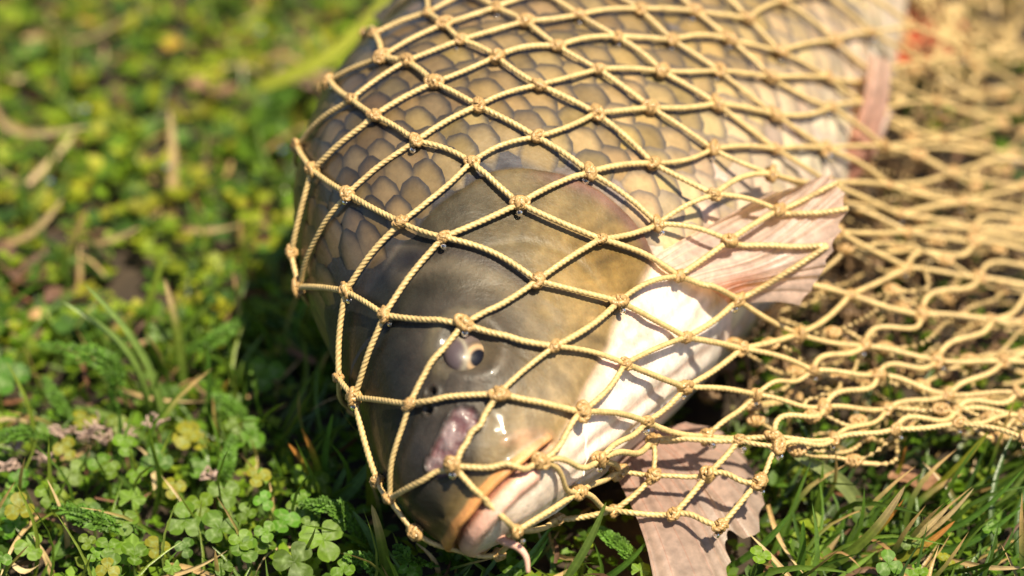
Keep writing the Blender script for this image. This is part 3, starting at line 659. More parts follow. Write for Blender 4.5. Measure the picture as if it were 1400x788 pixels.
# folded lower layers of the net on the ground and the crumple at the far right
lower = []
def lattice(o, ua, ub, na, nb, zf, jit, dens=1., kn=.12):
    pts = {}
    for i in range(na):
        for j in range(nb):
            p = np.array(o, float) + np.array(ua) * (i + .5 * (j % 2)) + np.array(ub) * j + jit * R.randn(3)
            p[2] = zf(p) + abs(.35 * R.randn()); pts[i, j] = push_out(p[None], .3)[0]
    for (i, j), p in pts.items():
        for di in ((0, 1) if j % 2 else (-1, 0)):
            q = pts.get((i + di, j + 1))
            if q is None or R.rand() > dens: continue
            t = np.linspace(0, 1, 12)[:, None]; d = q - p; L = np.linalg.norm(d); s = nrm(np.cross(d, [0, 0, 1.]))
            P = p + d * t + s * L * .12 * R.randn() * np.sin(np.pi * t) + np.array([0, 0, 1.]) * (L * .10 * abs(R.randn())) * np.sin(np.pi * t) + s * L * .06 * R.randn() * np.sin(2 * np.pi * t)
            lower.append(tube(P, CR, 9, 3, .5, R.rand() * 6))
        if R.rand() < kn:
            me = KM[R.randint(5)]; vv = np.array([w.co for w in me.vertices]) * 100
            lower.append((vv + p, np.array([list(f.vertices) for f in me.polygons])))
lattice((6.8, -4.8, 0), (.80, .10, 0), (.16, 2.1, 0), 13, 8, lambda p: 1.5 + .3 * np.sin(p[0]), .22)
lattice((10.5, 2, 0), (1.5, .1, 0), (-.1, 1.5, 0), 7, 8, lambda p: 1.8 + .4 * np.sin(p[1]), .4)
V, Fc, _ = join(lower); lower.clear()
lo = mesh_obj('folded_cords', V - net_inv, np.ascontiguousarray(Fc), M_cord_shaded, net); lo['kind'] = 'stuff'; lo['label'] = 'lower layer of the net lying on the ground, its shade put into the brown colour'
knots = []
for off in ((1.1, .6, -.8), (-.4, 1.5, -1.3)):
    mv = {k: push_out((p + np.array(off) + .35 * R.randn(3))[None], .25)[0] for k, p in NODES.items() if is_num(k) and p[0] > 6.5 and p[2] < 6.5 and (k[0] > -3)}
    for p in mv.values(): p[2] = max(p[2], 1.0)
    for a, b in EDGES:
        if a in mv and b in mv:
            t = np.linspace(0, 1, 14)[:, None]; d = mv[b] - mv[a]; L = np.linalg.norm(d); sd_ = nrm(np.cross(d, [0, 0, 1.]))
            P = mv[a] + d * t + sd_ * L * .10 * R.randn() * np.sin(np.pi * t) + sd_ * L * .08 * R.randn() * np.sin(2 * np.pi * t) + np.array([0, 0, 1.]) * L * .06 * R.randn() * np.sin(np.pi * t)
            lower.append(tube(P, CR, 9, 3, .5, R.rand() * 6))
    for p in mv.values():
        me = KM[R.randint(5)]; knots.append((np.array([w.co for w in me.vertices]) * 80 + p, np.array([list(f.vertices) for f in me.polygons])))
V, Fc, _ = join(knots); ko = mesh_obj('folded_knots', V - net_inv, np.ascontiguousarray(Fc), M_knot, net); ko['kind'] = 'stuff'
lattice((12.5, 11, 0), (1.2, .3, 0), (.2, 1.2, 0), 9, 12, lambda p: 3.2 + 1.4 * np.sin(p[0] * .7 + p[1] * .5), .8)
lattice((10, 17, 0), (1.2, .3, 0), (.4, 1.3, 0), 10, 9, lambda p: 3.8 + 1.6 * np.sin(p[0] * .9 + p[1] * .5), .9)
V, Fc, _ = join(lower)
lo = mesh_obj('folded_cords', V - net_inv, np.ascontiguousarray(Fc), M_cord, net); lo['kind'] = 'stuff'
lo['label'] = 'loose crumpled folds of the net by the tail'

# ------------------------------------------------------------------ vegetation
GREENS = np.array([(.10, .20, .018), (.07, .16, .02), (.14, .24, .02), (.05, .12, .025), (.18, .26, .025), (.085, .15, .03)])
FINP = np.array([(3, -8.4), (3.5, -15.6), (6.4, -15.6), (7.2, -12.6), (8.4, -11.5), (8.3, -8.2)])
def in_fin(P):
    P = np.atleast_2d(P); c = np.zeros(len(P), bool)
    for (x0, y0), (x1, y1) in zip(FINP, np.roll(FINP, -1, 0)):
        c ^= ((y0 > P[:, 1]) != (y1 > P[:, 1])) & (P[:, 0] < (x1 - x0) * (P[:, 1] - y0) / (y1 - y0 + 1e-9) + x0)
    return c & (P[:, 2] > .55)
def in_fish(P, m=.25):
    return in_body(P, m) | in_fin(P)
def in_body(P, m=.25):
    L = floc(P); x = L[..., 0]; ok = (x > 0) & (x < 57); zt, zb, w, zm = prof(np.clip(x, .01, 56.9))
    hh = np.where(L[..., 2] > zm, zt - zm, zm - zb) + m
    return ok & ((np.abs(L[..., 1]) / (w + m)) ** 2.2 + (np.abs(L[..., 2] - zm) / hh) ** 2.2 < 1)
def clear(V, m=.3): return not in_fish(V, m).any()

def blade_geo(p0, p1, width, bend, n=14, twist=0., fold=.25, droop=None):
    """tapered, keeled grass blade from p0 to p1"""
    p0, p1 = np.array(p0, float), np.array(p1, float); d = p1 - p0; L = np.linalg.norm(d)
    view = nrm(np.array([0, -1., .6])); side = nrm(np.cross(d, view)); t = np.linspace(0, 1, n)[:, None]
    up = nrm(np.cross(side, d)) * (1 if np.cross(side, d)[2] > 0 else -1)
    P = p0 + d * t + (side * bend * L) * np.sin(np.pi * t) + up * abs(bend) * .4 * L * np.sin(np.pi * t)
    w = width * .5 * (np.sqrt(np.clip(1 - t ** 2.2, 0, 1)) * (.75 + .25 * np.minimum(1, t * 4)))
    ang = twist * t
    s = side * np.cos(ang) + up * np.sin(ang); kk = -up * np.cos(ang) + side * np.sin(ang)
    V = np.stack([P - s * w, P - s * w * .45 + kk * w * fold * .7, P + kk * w * fold, P + s * w * .45 + kk * w * fold * .7, P + s * w], 1)
    return V.reshape(-1, 3), np.ascontiguousarray(grid_faces(n, 5)), np.repeat(t[:, 0], 5), np.tile([0, 1, 2, 1, 0], n)
BC = {'green': ((.06, .13, .02), (.09, .19, .025), None), 'pale': ((.14, .22, .04), (.20, .29, .07), None), 'blue': ((.09, .17, .05), (.12, .21, .085), None),
      'lime': ((.30, .33, .03), (.40, .42, .05), None), 'yellow': ((.14, .17, .015), (.26, .27, .03), None), 'grey': ((.18, .22, .07), (.22, .26, .10), None),
      'tipdry': ((.12, .2, .03), (.22, .24, .04), (.55, .40, .20)), 'tiporange': ((.10, .18, .02), (.28, .24, .02), (.50, .21, .05)), 'straw': ((.42, .28, .12), (.55, .42, .22), None)}
def blade_col(kind, t, rib):
    a, b, tip = [np.array(c) if c is not None else None for c in BC[kind]]
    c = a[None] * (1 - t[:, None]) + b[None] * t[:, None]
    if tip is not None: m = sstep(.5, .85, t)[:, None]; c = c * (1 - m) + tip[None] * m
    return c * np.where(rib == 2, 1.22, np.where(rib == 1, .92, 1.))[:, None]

BLADES = [
((-11.78, -4.98, 0.4), (-14.19, -4.14, 5.97), 0.281, 'pale', 0.1, 'tall pale green grass blade leaning left, longer of the leaning pair'),
((-12.42, -4.4, 0.4), (-15.08, -3.7, 4.96), 0.282, 'pale', 0.16, 'pale green grass blade leaning left beside a longer one'),
((-11.46, -2.28, 0.4), (-11.9, -1.85, 4.67), 0.32, 'tipdry', 0.03, 'upright green grass blade with a dry tan tip left of the fish'),
((-10.38, -4.69, 0.4), (-10.17, -4.69, 3.98), 0.219, 'green', 0.01, 'short straight green grass blade standing above the clover'),
((-13.13, -6.92, 0.4), (-12.93, -6.92, 2.99), 0.184, 'green', 0.01, 'thin upright green blade beside pale dried sprigs'),
((-12.08, -6.06, 0.6), (-15.0, -4.55, 1.2), 0.308, 'pale', 0.1, 'pale flat grass blade lying low across the clover'),
((-6.45, -8.64, 0.4), (-7.25, -8.64, 2.76), 0.271, 'tiporange', 0.08, 'short blade with orange tip, leftmost in the tuft by the snout'),
((-6.24, -8.56, 0.4), (-6.81, -8.56, 3.33), 0.271, 'tiporange', 0.05, 'yellowing orange-tipped blade in the middle of the tuft'),
((-6.13, -8.48, 0.4), (-5.77, -8.48, 3.86), 0.241, 'green', -0.04, 'slim green blade rising from the tuft by the snout'),
((-6.08, -8.79, 0.4), (-5.31, -8.97, 2.24), 0.24, 'blue', 0.02, 'short blue-green blade leaning right in the tuft'),
((-5.95, -8.94, 0.4), (-4.54, -9.14, 2.43), 0.45, 'blue', 0.05, 'broad blue-green grass blade pointing at the fish snout'),
((-4.61, -9.47, 0.4), (-4.55, -9.47, 5.46), 0.418, 'yellow', 0.02, 'yellow-green blade standing against the net beside the snout'),
((-3.92, -12.9, 0.4), (-4.32, -13.06, 3.78), 0.346, 'tipdry', 0.02, 'green blade with bleached brown base below the snout'),
((-4.2, -11.83, 0.4), (-5.01, -11.82, 2.54), 0.292, 'blue', 0.05, 'grey green blade leaning left below the fish snout'),
((-7.76, -1.05, 0.4), (-6.74, -0.4, 3.64), 0.194, 'green', -0.08, 'thin dark green blade touching the net at the fish back'),
((-8.09, -1.93, 0.4), (-9.44, -1.64, 1.77), 0.193, 'green', 0.1, 'small green blade bent left in the fish shadow'),
((-2.35, -12.9, 0.4), (1.4, -13.04, 3.3), 0.26, 'green', 0.16, 'curved green grass blade crossing under the lower jaw'),
((1.57, -12.9, 0.4), (2.91, -12.89, 3.75), 0.288, 'pale', 0.03, 'bright green blade standing under the throat net'),
((2.58, -12.9, 0.4), (4.28, -12.89, 2.27), 0.231, 'green', 0.05, 'short green blade leaning against the lower fin'),
((-0.92, -12.9, 0.4), (1.14, -13.0, 2.42), 0.231, 'green', 0.12, 'green blade curving below the barbel'),
((11.53, -9.79, 0.6), (8.96, -9.56, 3.0), 0.505, 'grey', 0.1, 'broad grey-green blade lying under the net edge'),
((9.7, -12.37, 0.4), (12.1, -12.75, 4.28), 0.348, 'tipdry', 0.06, 'thick dry-tipped blade leaning right in the right tuft'),
((10.48, -12.01, 0.4), (13.67, -12.28, 3.15), 0.291, 'tipdry', 0.08, 'yellow dry-tipped blade, middle of the right tuft'),
((10.81, -12.19, 0.4), (13.84, -12.41, 2.61), 0.291, 'tiporange', 0.08, 'low orange-tipped blade in the right tuft'),
((11.0, -11.47, 0.4), (14.45, -11.77, 3.41), 0.234, 'straw', 0.1, 'tan blade stretching far right from the right tuft'),
((10.52, -11.65, 0.4), (12.26, -11.92, 3.09), 0.175, 'tiporange', 0.05, 'thin yellow blade rising in the right tuft'),
((12.17, -11.47, 0.4), (16.1, -11.69, 2.67), 0.293, 'green', 0.1, 'dark green blade sweeping to the right edge'),
((11.79, -10.74, 0.4), (16.1, -11.06, 3.64), 0.236, 'green', 0.12, 'long green blade arching toward the right frame edge'),
((12.93, -9.25, 0.4), (15.26, -9.25, 3.7), 0.299, 'yellow', 0.03, 'olive blade leaning right below the net'),
((12.45, -8.29, 0.4), (12.86, -8.28, 2.37), 0.181, 'tiporange', 0.02, 'short reddish-brown blade tip standing below the net'),
((15.38, -9.62, 0.4), (16.59, -9.62, 2.36), 0.239, 'pale', 0.03, 'pale blade leaning out of the right edge'),
((6.99, -12.01, 0.4), (8.76, -12.0, 2.63), 0.262, 'green', 0.05, 'green blade beside the tip of the lower fin'),
((9.0, -12.9, 0.4), (9.02, -12.89, 3.0), 0.288, 'green', 0.02, 'upright green blade right of the lower fin'),
((-10.29, 15.79, 2.2), (-4.69, 17.14, 6.0), 0.666, 'lime', 0.1, 'broad yellow-green blade slanting across the upper background')]
STRAWS = [
((-13.23, 9.06, 0.1), (-13.14, 10.66, 4.07), 0.425, 0.03, 'upright dry straw blade in the mossy background'),
((-12.25, 11.76, 0.1), (-11.98, 12.35, 2.03), 0.348, 0.02, 'short bleached straw stub right of the tall dry straw'),
((-19.43, 5.7, 1.1), (-16.66, 6.02, 3.0), 0.356, 0.12, 'pale curved straw at the left edge'),
((-16.16, 5.81, 1.1), (-13.73, 5.1, 2.3), 0.274, 0.05, 'tan straw lying flat in the moss'),
((-12.43, 6.82, 1.1), (-9.56, 5.6, 2.3), 0.276, 0.06, 'straw lying toward the shadow of the fish'),
((-21.73, 19.34, 1.1), (-16.16, 10.41, 3.5), 0.428, 0.15, 'long bent straw arching in the upper left background'),
((-16.06, 4.01, 0.1), (-15.97, 4.54, 1.85), 0.217, 0.02, 'small upright straw below the lying one'),
((-14.5, -12.55, 0.1), (-15.14, -12.18, 1.89), 0.209, 0.06, 'pale curled straw at the bottom left corner'),
((-14.26, -11.47, 0.1), (-14.71, -10.87, 3.05), 0.188, 0.08, 'tan stalk bending among the clover at lower left'),
((-11.08, -13.44, 1.1), (-8.84, -13.1, 2.0), 0.16, 0.05, 'pale straw lying under the clover at the bottom'),
((-2.32, -12.55, 0.1), (-3.03, -12.38, 1.7), 0.186, 0.14, 'curled dry blade below the snout'),
((-5.21, -4.08, 1.1), (-6.63, -7.21, 3.0), 0.125, 0.08, 'thin dry twig touching the net by the snout'),
((8.83, -13.71, 1.1), (7.4, -12.24, 2.0), 0.182, 0.02, 'straight tan stalk running from the lower fin'),
((8.3, -9.73, 1.1), (9.31, -14.18, 1.5), 0.166, 0.05, 'thin dry stalk right of the lower fin'),
((9.87, -11.29, 0.1), (10.52, -11.19, 1.08), 0.212, 0.03, 'short tan stub in the right tuft'),
((11.72, -11.87, 1.1), (12.65, -13.9, 2.0), 0.209, 0.1, 'crumpled dry blade at the foot of the right tuft'),
((13.84, -12.48, 1.1), (16.03, -13.9, 2.0), 0.184, 0.05, 'tan straw lying at the lower right corner'),
((-13.75, -3.32, 1.1), (-9.91, -4.89, 1.7), 0.177, 0.05, 'reddish straw lying behind the leaning blades'),
((-15.12, -10.11, 1.1), (-15.81, -14.07, 1.7), 0.142, 0.05, 'thin tan stalk near the lower left corner'),
((-20.51, 22.36, 1.1), (-15.73, 19.49, 3.5), 0.313, 0.1, 'faded straw arching at the top left')]
CLOVERS = [
((-8.49, -3.39, 1.71), 0.5), ((-8.79, -6.49, 1.48), 0.49), ((-10.77, -6.72, 1.48), 0.49), ((-11.6, -8.2, 1.76), 0.43),
((-14.44, -8.4, 1.38), 0.41), ((-13.45, -8.39, 1.74), 0.38), ((-12.25, -8.87, 1.63), 0.29), ((-10.37, -11.58, 1.94), 0.49),
((-9.22, -11.99, 1.97), 0.48), ((-9.25, -10.16, 1.92), 0.42), ((-8.48, -12.57, 1.92), 0.32), ((-6.79, -13.23, 1.64), 0.57),
((-5.89, -12.48, 1.9), 0.57), ((-8.49, -10.81, 1.61), 0.28), ((-7.24, -11.43, 1.82), 0.39), ((-17.32, -3.23, 1.59), 0.63),
((-16.36, -10.48, 1.7), 0.42), ((-15.94, -11.02, 1.36), 0.42), ((-9.02, -13.37, 1.52), 0.27), ((-12.33, -1.6, 2.17), 0.38),
((-15.15, -12.36, 1.51), 0.39), ((-14.92, -10.23, 1.92), 0.33), ((-8.25, -9.28, 1.89), 0.33), ((-12.43, -13.85, 1.95), 0.36),
((-5.22, -13.69, 1.73), 0.32), ((-14.67, -7.78, 1.84), 0.31), ((-13.63, -10.43, 1.36), 0.33), ((-10.99, -9.23, 1.37), 0.31),
((-7.84, -12.22, 1.48), 0.35), ((-11.18, -12.28, 1.44), 0.35), ((-10.33, -8.19, 1.39), 0.31), ((-6.94, -8.61, 1.42), 0.31),
((-13.18, -6.34, 1.8), 0.32), ((-15.69, -6.1, 1.47), 0.34), ((7.7, -13.57, 2.16), 0.29), ((11.67, -13.63, 1.91), 0.34),
((12.52, -12.41, 1.79), 0.28), ((4.52, -13.83, 1.94), 0.27), ((0.0, -13.71, 1.54), 0.27), ((-3.15, -14.23, 2.13), 0.29),
((-7.76, -12.27, 2.06), 0.28), ((-12.94, -13.29, 1.95), 0.25), ((-10.78, -6.89, 1.73), 0.39), ((-12.46, -14.04, 2.06), 0.32),
((-12.28, -11.66, 1.97), 0.37), ((-13.31, -12.58, 1.89), 0.25), ((-12.56, -13.07, 2.12), 0.36), ((-6.41, -11.68, 1.87), 0.25),
((-16.02, -9.11, 1.63), 0.31), ((-13.11, -8.75, 1.8), 0.31), ((-6.08, -8.1, 1.48), 0.29), ((-6.3, -9.25, 1.47), 0.38),
((-7.95, -10.61, 1.95), 0.28), ((-6.71, -10.53, 2.01), 0.26), ((-9.25, -6.92, 2.17), 0.27), ((-12.7, -7.81, 2.07), 0.34),
((-8.35, -12.81, 1.79), 0.37), ((-16.17, -9.29, 1.38), 0.29), ((-6.88, -10.97, 1.74), 0.4), ((-15.6, -11.17, 2.14), 0.39),
((-15.85, -13.63, 2.01), 0.27), ((-9.97, -10.56, 1.74), 0.37), ((-11.79, -13.0, 1.71), 0.37), ((-10.29, -12.39, 1.5), 0.28),
((-14.44, -5.72, 1.46), 0.39), ((-13.73, -10.22, 1.37), 0.31), ((12.48, -14.23, 2.1), 0.25), ((15.14, -11.87, 1.88), 0.25),
((13.61, -12.87, 1.43), 0.25)]
FRONDS = [
((-13.64, -4.81, 0.8), (-13.51, -4.8, 3.1), (-16.18, -3.24, 2.9), 0.44, 'dark feathery yarrow leaf arching left beside the leaning blades'),
((-11.78, -10.56, 0.8), (-12.88, -12.01, 2.2), (-14.73, -10.85, 2.0), 0.41, 'feathery yarrow leaf lying level among the clover'),
((-11.91, -0.72, 0.8), (-10.5, -2.25, 2.2), (-9.34, -0.27, 2.0), 0.39, 'soft feathery leaf pointing right in the middle left'),
((-4.66, -11.66, 0.8), (-5.42, -11.65, 2.35), (-6.79, -10.97, 2.15), 0.36, 'feathery yarrow leaf behind the big clover by the snout'),
((-15.42, -5.91, 0.8), (-15.89, -7.43, 2.2), (-17.25, -7.4, 2.0), 0.38, 'feathery yarrow leaf at the left frame edge'),
((-9.6, -8.68, 0.8), (-9.3, -8.67, 1.77), (-9.24, -7.08, 2.0), 0.29, 'small upright feathery yarrow tuft between two clovers'),
((-8.72, -5.42, 0.8), (-9.36, -5.41, 1.72), (-10.13, -4.88, 2.0), 0.3, 'little feathery leaf above the middle clover'),
((-4.12, -13.36, 0.8), (-4.44, -13.35, 1.68), (-5.22, -13.38, 2.0), 0.3, 'feathery leaf tip at the bottom below the snout'),
((-14.68, -5.01, 0.8), (-15.34, -5.0, 1.72), (-15.97, -3.92, 2.0), 0.27, 'thin sparse feathery leaf left of the dark arching one'),
((4.16, -12.48, 0.8), (3.45, -12.47, 1.54), (2.65, -12.02, 2.0), 0.3, 'feathery leaf beside the lower fin'),
((-2.31, -12.48, 0.8), (-3.16, -13.79, 2.2), (-3.65, -12.85, 2.0), 0.3, 'feathery leaf directly under the snout'),
((-10.4, 15.43, 0.8), (-9.47, 15.43, 1.65), (-9.19, 16.74, 2.0), 0.57, 'blurred feathery leaf in the shadow behind the fish back')]
LOBED = [
((-11.98, -12.38, 1.4), 0.6, 'bright lobed leaf at the bottom left below the feathery leaf'),
((-12.3, -9.81, 1.4), 0.47, 'small cut lobed leaf between clovers at lower left'),
((-8.2, -8.66, 1.4), 0.33, 'tiny pale lobed leaf left of the tuft'),
((-13.02, -13.19, 1.4), 0.37, 'lobed leaf cut off at the bottom edge'),
((-10.62, -13.19, 1.4), 0.3, 'little lobed leaf under the pale straw'),
((3.99, -13.37, 1.4), 0.32, 'lobed leaf below the lower fin')]
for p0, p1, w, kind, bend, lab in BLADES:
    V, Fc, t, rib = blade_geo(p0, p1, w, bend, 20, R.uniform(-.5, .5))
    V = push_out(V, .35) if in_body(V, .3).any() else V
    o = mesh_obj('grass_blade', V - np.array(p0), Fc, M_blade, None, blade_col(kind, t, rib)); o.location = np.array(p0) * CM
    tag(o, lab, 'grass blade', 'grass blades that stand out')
for p0, p1, w, bend, lab in STRAWS:
    V, Fc, t, rib = blade_geo(p0, p1, w, bend, 20, R.uniform(-2.2, 2.2), .45)
    V = push_out(V, .35) if in_body(V, .3).any() else V
    c = blade_col('straw', t, rib) * R.uniform(.8, 1.15)
    o = mesh_obj('dry_straw', V - np.array(p0), Fc, M_straw, None, c); o.location = np.array(p0) * CM
    tag(o, lab, 'straw', 'dry straws in the grass')

# ---- clover: stem and three leaflets
def leaflet(L, tone):
    na, nb = 9, 9; a = np.linspace(0, 1, na); b = np.linspace(-1, 1, nb)
    A, B_ = np.meshgrid(a, b, indexing='ij')
    half = .53 * np.sin(np.pi * np.clip(A * .93 + .035, 0, 1) ** 1.35) ** .62
    notch = -.05 * A ** 6 * np.exp(-(B_ / .25) ** 2)
    X_ = (A + notch) * L; Y_ = B_ * half * L
    Z_ = (.13 * np.abs(B_) ** 1.3 * half - .10 * (A - .5) ** 2 + .012 * np.sin(A * 40 - np.abs(B_) * 6)) * L
    V = np.stack([X_, Y_, Z_], -1).reshape(-1, 3)
    chev = ga(A - .52 + .28 * np.abs(B_), .07) * (np.abs(B_) < .85); rib = ga(B_, .09)
    c = np.array(tone)[None, None] * (1 + .10 * np.sin(A * 44 - np.abs(B_) * 9))[..., None]
    c = c * (1 - (.6 * chev + .3 * rib)[..., None]) + np.array((.30, .40, .16)) * (.6 * chev + .3 * rib)[..., None]
    return V, np.ascontiguousarray(grid_faces(na, nb)), c.reshape(-1, 3)
CLAB = ['grey-green clover beside the dark blade at the edge of the fish shadow', 'clover with pale marked leaves above the lobed tuft, right of the middle stem', 'bright clover just below the short straight green blade',
    'clover with two pale leaves beside a white stem', 'clover under the dried sprigs, leftmost of a pair', 'clover under the dried sprigs, right of a pair', 'small clover sprouting over the cut lobed leaf',
    'large clover at lower left touching its twin on the right', 'large clover at lower left with its twin on the left', 'clover standing behind the two large twin clovers', 'small clover right below the twin clovers',
    'big toothed clover at the bottom edge left of the snout', 'biggest clover, its upright round leaf in front of a feathery leaf', 'narrow oval clover half folded beside the twin clovers', 'clover lying low in the dark gap behind the biggest clover',
    'dark round clover at the left edge under the pebble', 'clover cut by the left edge, upper one', 'clover cut by the left edge, lower one', 'little clover at the bottom edge under the pale straw', 'solitary round clover in the shade above the feathery leaf',
    'clover near the bottom left corner by a curled straw', 'small clover left of the level feathery leaf']
clab = ['big three-leaf clover with round toothed leaves near the snout', 'clover with large bright leaves at the bottom left of the snout']
for k, (p, r) in enumerate(CLOVERS):
    p = np.array(p, float)
    base = np.array([p[0] + R.uniform(-.5, .5), p[1] + R.uniform(.1, .6), 0]);
    if in_fish(np.array([p, base]), .3).any(): continue
    cv = empty('clover', base)
    P = catmull([base - base, (p - base) * .55 + [.12 * R.randn(), .1, .05], p - base], 10)
    V, Fc = tube(P, np.linspace(.06, .04, 10), 6)
    mesh_obj('stem', V, Fc, M_leaf, cv, np.tile([.16, .24, .05], (len(V), 1)))
    nz = nrm(np.array([.12 * R.randn() + .12, -.5 + .2 * R.randn(), 1.])); rot0 = R.rand() * 6.28
    ex = nrm(np.cross([0, 1., 0], nz)); ey = np.cross(nz, ex)
    tone = np.array((.10, .19, .013)) * R.uniform(.7, 1.45) * (1 + .15 * R.randn(3) * [1, .4, 1])
    if R.rand() < .12: tone = np.array((.26, .25, .02))
    for q in range(3):
        a = rot0 + q * 2.094 + .12 * R.randn(); s = r * 1.32 * R.uniform(.88, 1.08)
        V, Fc, c = leaflet(s, np.abs(tone) * R.uniform(.9, 1.1)); tilt = R.uniform(-.25, .3)
        ca, sa = math.cos(a), math.sin(a); d = ca * ex + sa * ey; n2 = nrm(nz + d * -tilt); d2 = nrm(d - n2 * (d @ n2)); s2 = np.cross(n2, d2)
        W_ = V[:, :1] * d2 + V[:, 1:2] * s2 + V[:, 2:] * n2 + p - base
        mesh_obj('leaflet', W_, Fc, M_leaf, cv, c)
    cv['category'] = 'clover'; cv['group'] = 'clovers in the foreground grass'
    x_, y_ = p[0], p[1]
    if k < len(CLAB): cv['label'] = CLAB[k]
    else: cv['label'] = 'small three-leaf clover half hidden among the larger ones left of the fish' if x_ < -4 else 'small clover in the grass below the fish and net'

# ---- feathery yarrow leaves
def frond_geo(p0, p1, p2, w, n=34):
    P = catmull([p0, p1, p2], n + 1); T, N_, B_ = frames(P); parts = []
    V, Fc = tube(P, np.linspace(.045, .015, n + 1), 5); parts.append((V, Fc, np.array((.14, .22, .06))))
    up = np.array([0, -.35, 1.])
    for i in range(2, n):
        t = i / n; L = w * (math.sin(math.pi * min(1, t * .85 + .12)) ** .7) * (.85 + .3 * R.rand())
        sd_ = nrm(np.cross(T[i], up))
        for sg in (-1, 1):
            for lay in range(2):
                d = nrm(sd_ * sg * (1 if lay == 0 else .55) + T[i] * .45 + up * (.25 + .75 * lay) + .22 * R.randn(3)); q0 = P[i]
                sgm = np.cross(d, T[i]); c = np.array((.11, .22, .03)) * R.uniform(.7, 1.5)
                vs, fs = [], []
                LL = L * (1 if lay == 0 else .75)
                tips = [(.25, .0, 1.0)] + [(f_, s_ * .38, f_ + .28) for f_ in (.3, .55, .78) for s_ in (-1, 1)]
                for f_, s_, e_ in tips:
                    a0 = q0 + d * LL * (0 if s_ == 0 else f_); a1 = q0 + d * LL * e_ + T[i] * LL * s_
                    ww_ = nrm(np.cross(a1 - a0, up + .3 * R.randn(3))) * .045
                    m_ = (a0 + a1) / 2; k_ = len(vs); vs += [a0, m_ + ww_, a1, m_ - ww_]; fs.append([k_, k_ + 1, k_ + 2, k_ + 3])
                parts.append((np.array(vs), np.array(fs), c))
    return join(parts)
for p0, p1, p2, w, lab in FRONDS:
    V, Fc, c = frond_geo(p0, p1, p2, w)
    if in_body(V, .2).any(): V = push_out(V, .3)
    o = mesh_obj('yarrow_leaf', V - np.array(p0), np.ascontiguousarray(Fc), M_leaf, None, c, False); o.location = np.array(p0) * CM
    tag(o, lab, 'yarrow leaf', 'feathery yarrow leaves')

# ---- lobed leaves
def lobed_geo(p, r, rot, tone, nz=None):
    nr, na = 8, 72; a = np.arange(na) / na * 2 * np.pi * .86 - 2 * np.pi * .43
    out = .62 + .38 * np.abs(np.cos(a * 2.5)) ** .6 * (1 - .12 * np.abs(np.sin(a * 7.5)))
    rr = np.linspace(0.02, 1, nr)[:, None] * out[None, :] * r
    X_, Y_ = rr * np.cos(a + rot), rr * np.sin(a + rot)
    Z_ = .12 * r * np.cos(a * 5)[None, :] * (rr / r) ** 1.5 - .1 * rr ** 2 / r
    nz = nrm(np.array([.15, -.4, 1.])) if nz is None else nz
    ex = nrm(np.cross([0, 1., 0], nz)); ey = np.cross(nz, ex)
    V = X_[..., None] * ex + Y_[..., None] * ey + Z_[..., None] * nz + p
    c = np.array(tone)[None, None] * (1 + .3 * np.cos(a * 5) ** 8)[None, :, None] * np.ones((nr, 1, 1))
    return V.reshape(-1, 3), np.ascontiguousarray(grid_faces(nr, na)), c.reshape(-1, 3)
for p, r, lab in LOBED:
    p = np.array(p); b = p + [.2, .3, -p[2]]; le = empty('lobed_leaf', b)
    V, Fc, c = lobed_geo(p - b, r, R.rand() * 6, (.16, .27, .035)); mesh_obj('blade', V, Fc, M_leaf, le, c)
    V, Fc = tube(catmull([b - b, (p - b) * .6, p - b], 8), .05, 6); mesh_obj('stem', V, Fc, M_leaf, le, np.tile([.2, .2, .06], (len(V), 1)))
    tag(le, lab, 'leaf', 'lobed leaves')

# ---- masses: leaves, grass, straw litter
def region_ok(x, y): return True
def place(T, p, d, up, s):
    d = nrm(d); sd_ = nrm(np.cross(up, d)); u2 = np.cross(d, sd_)
    return p + s * (T[:, :1] * d + T[:, 1:2] * sd_ + T[:, 2:] * u2)
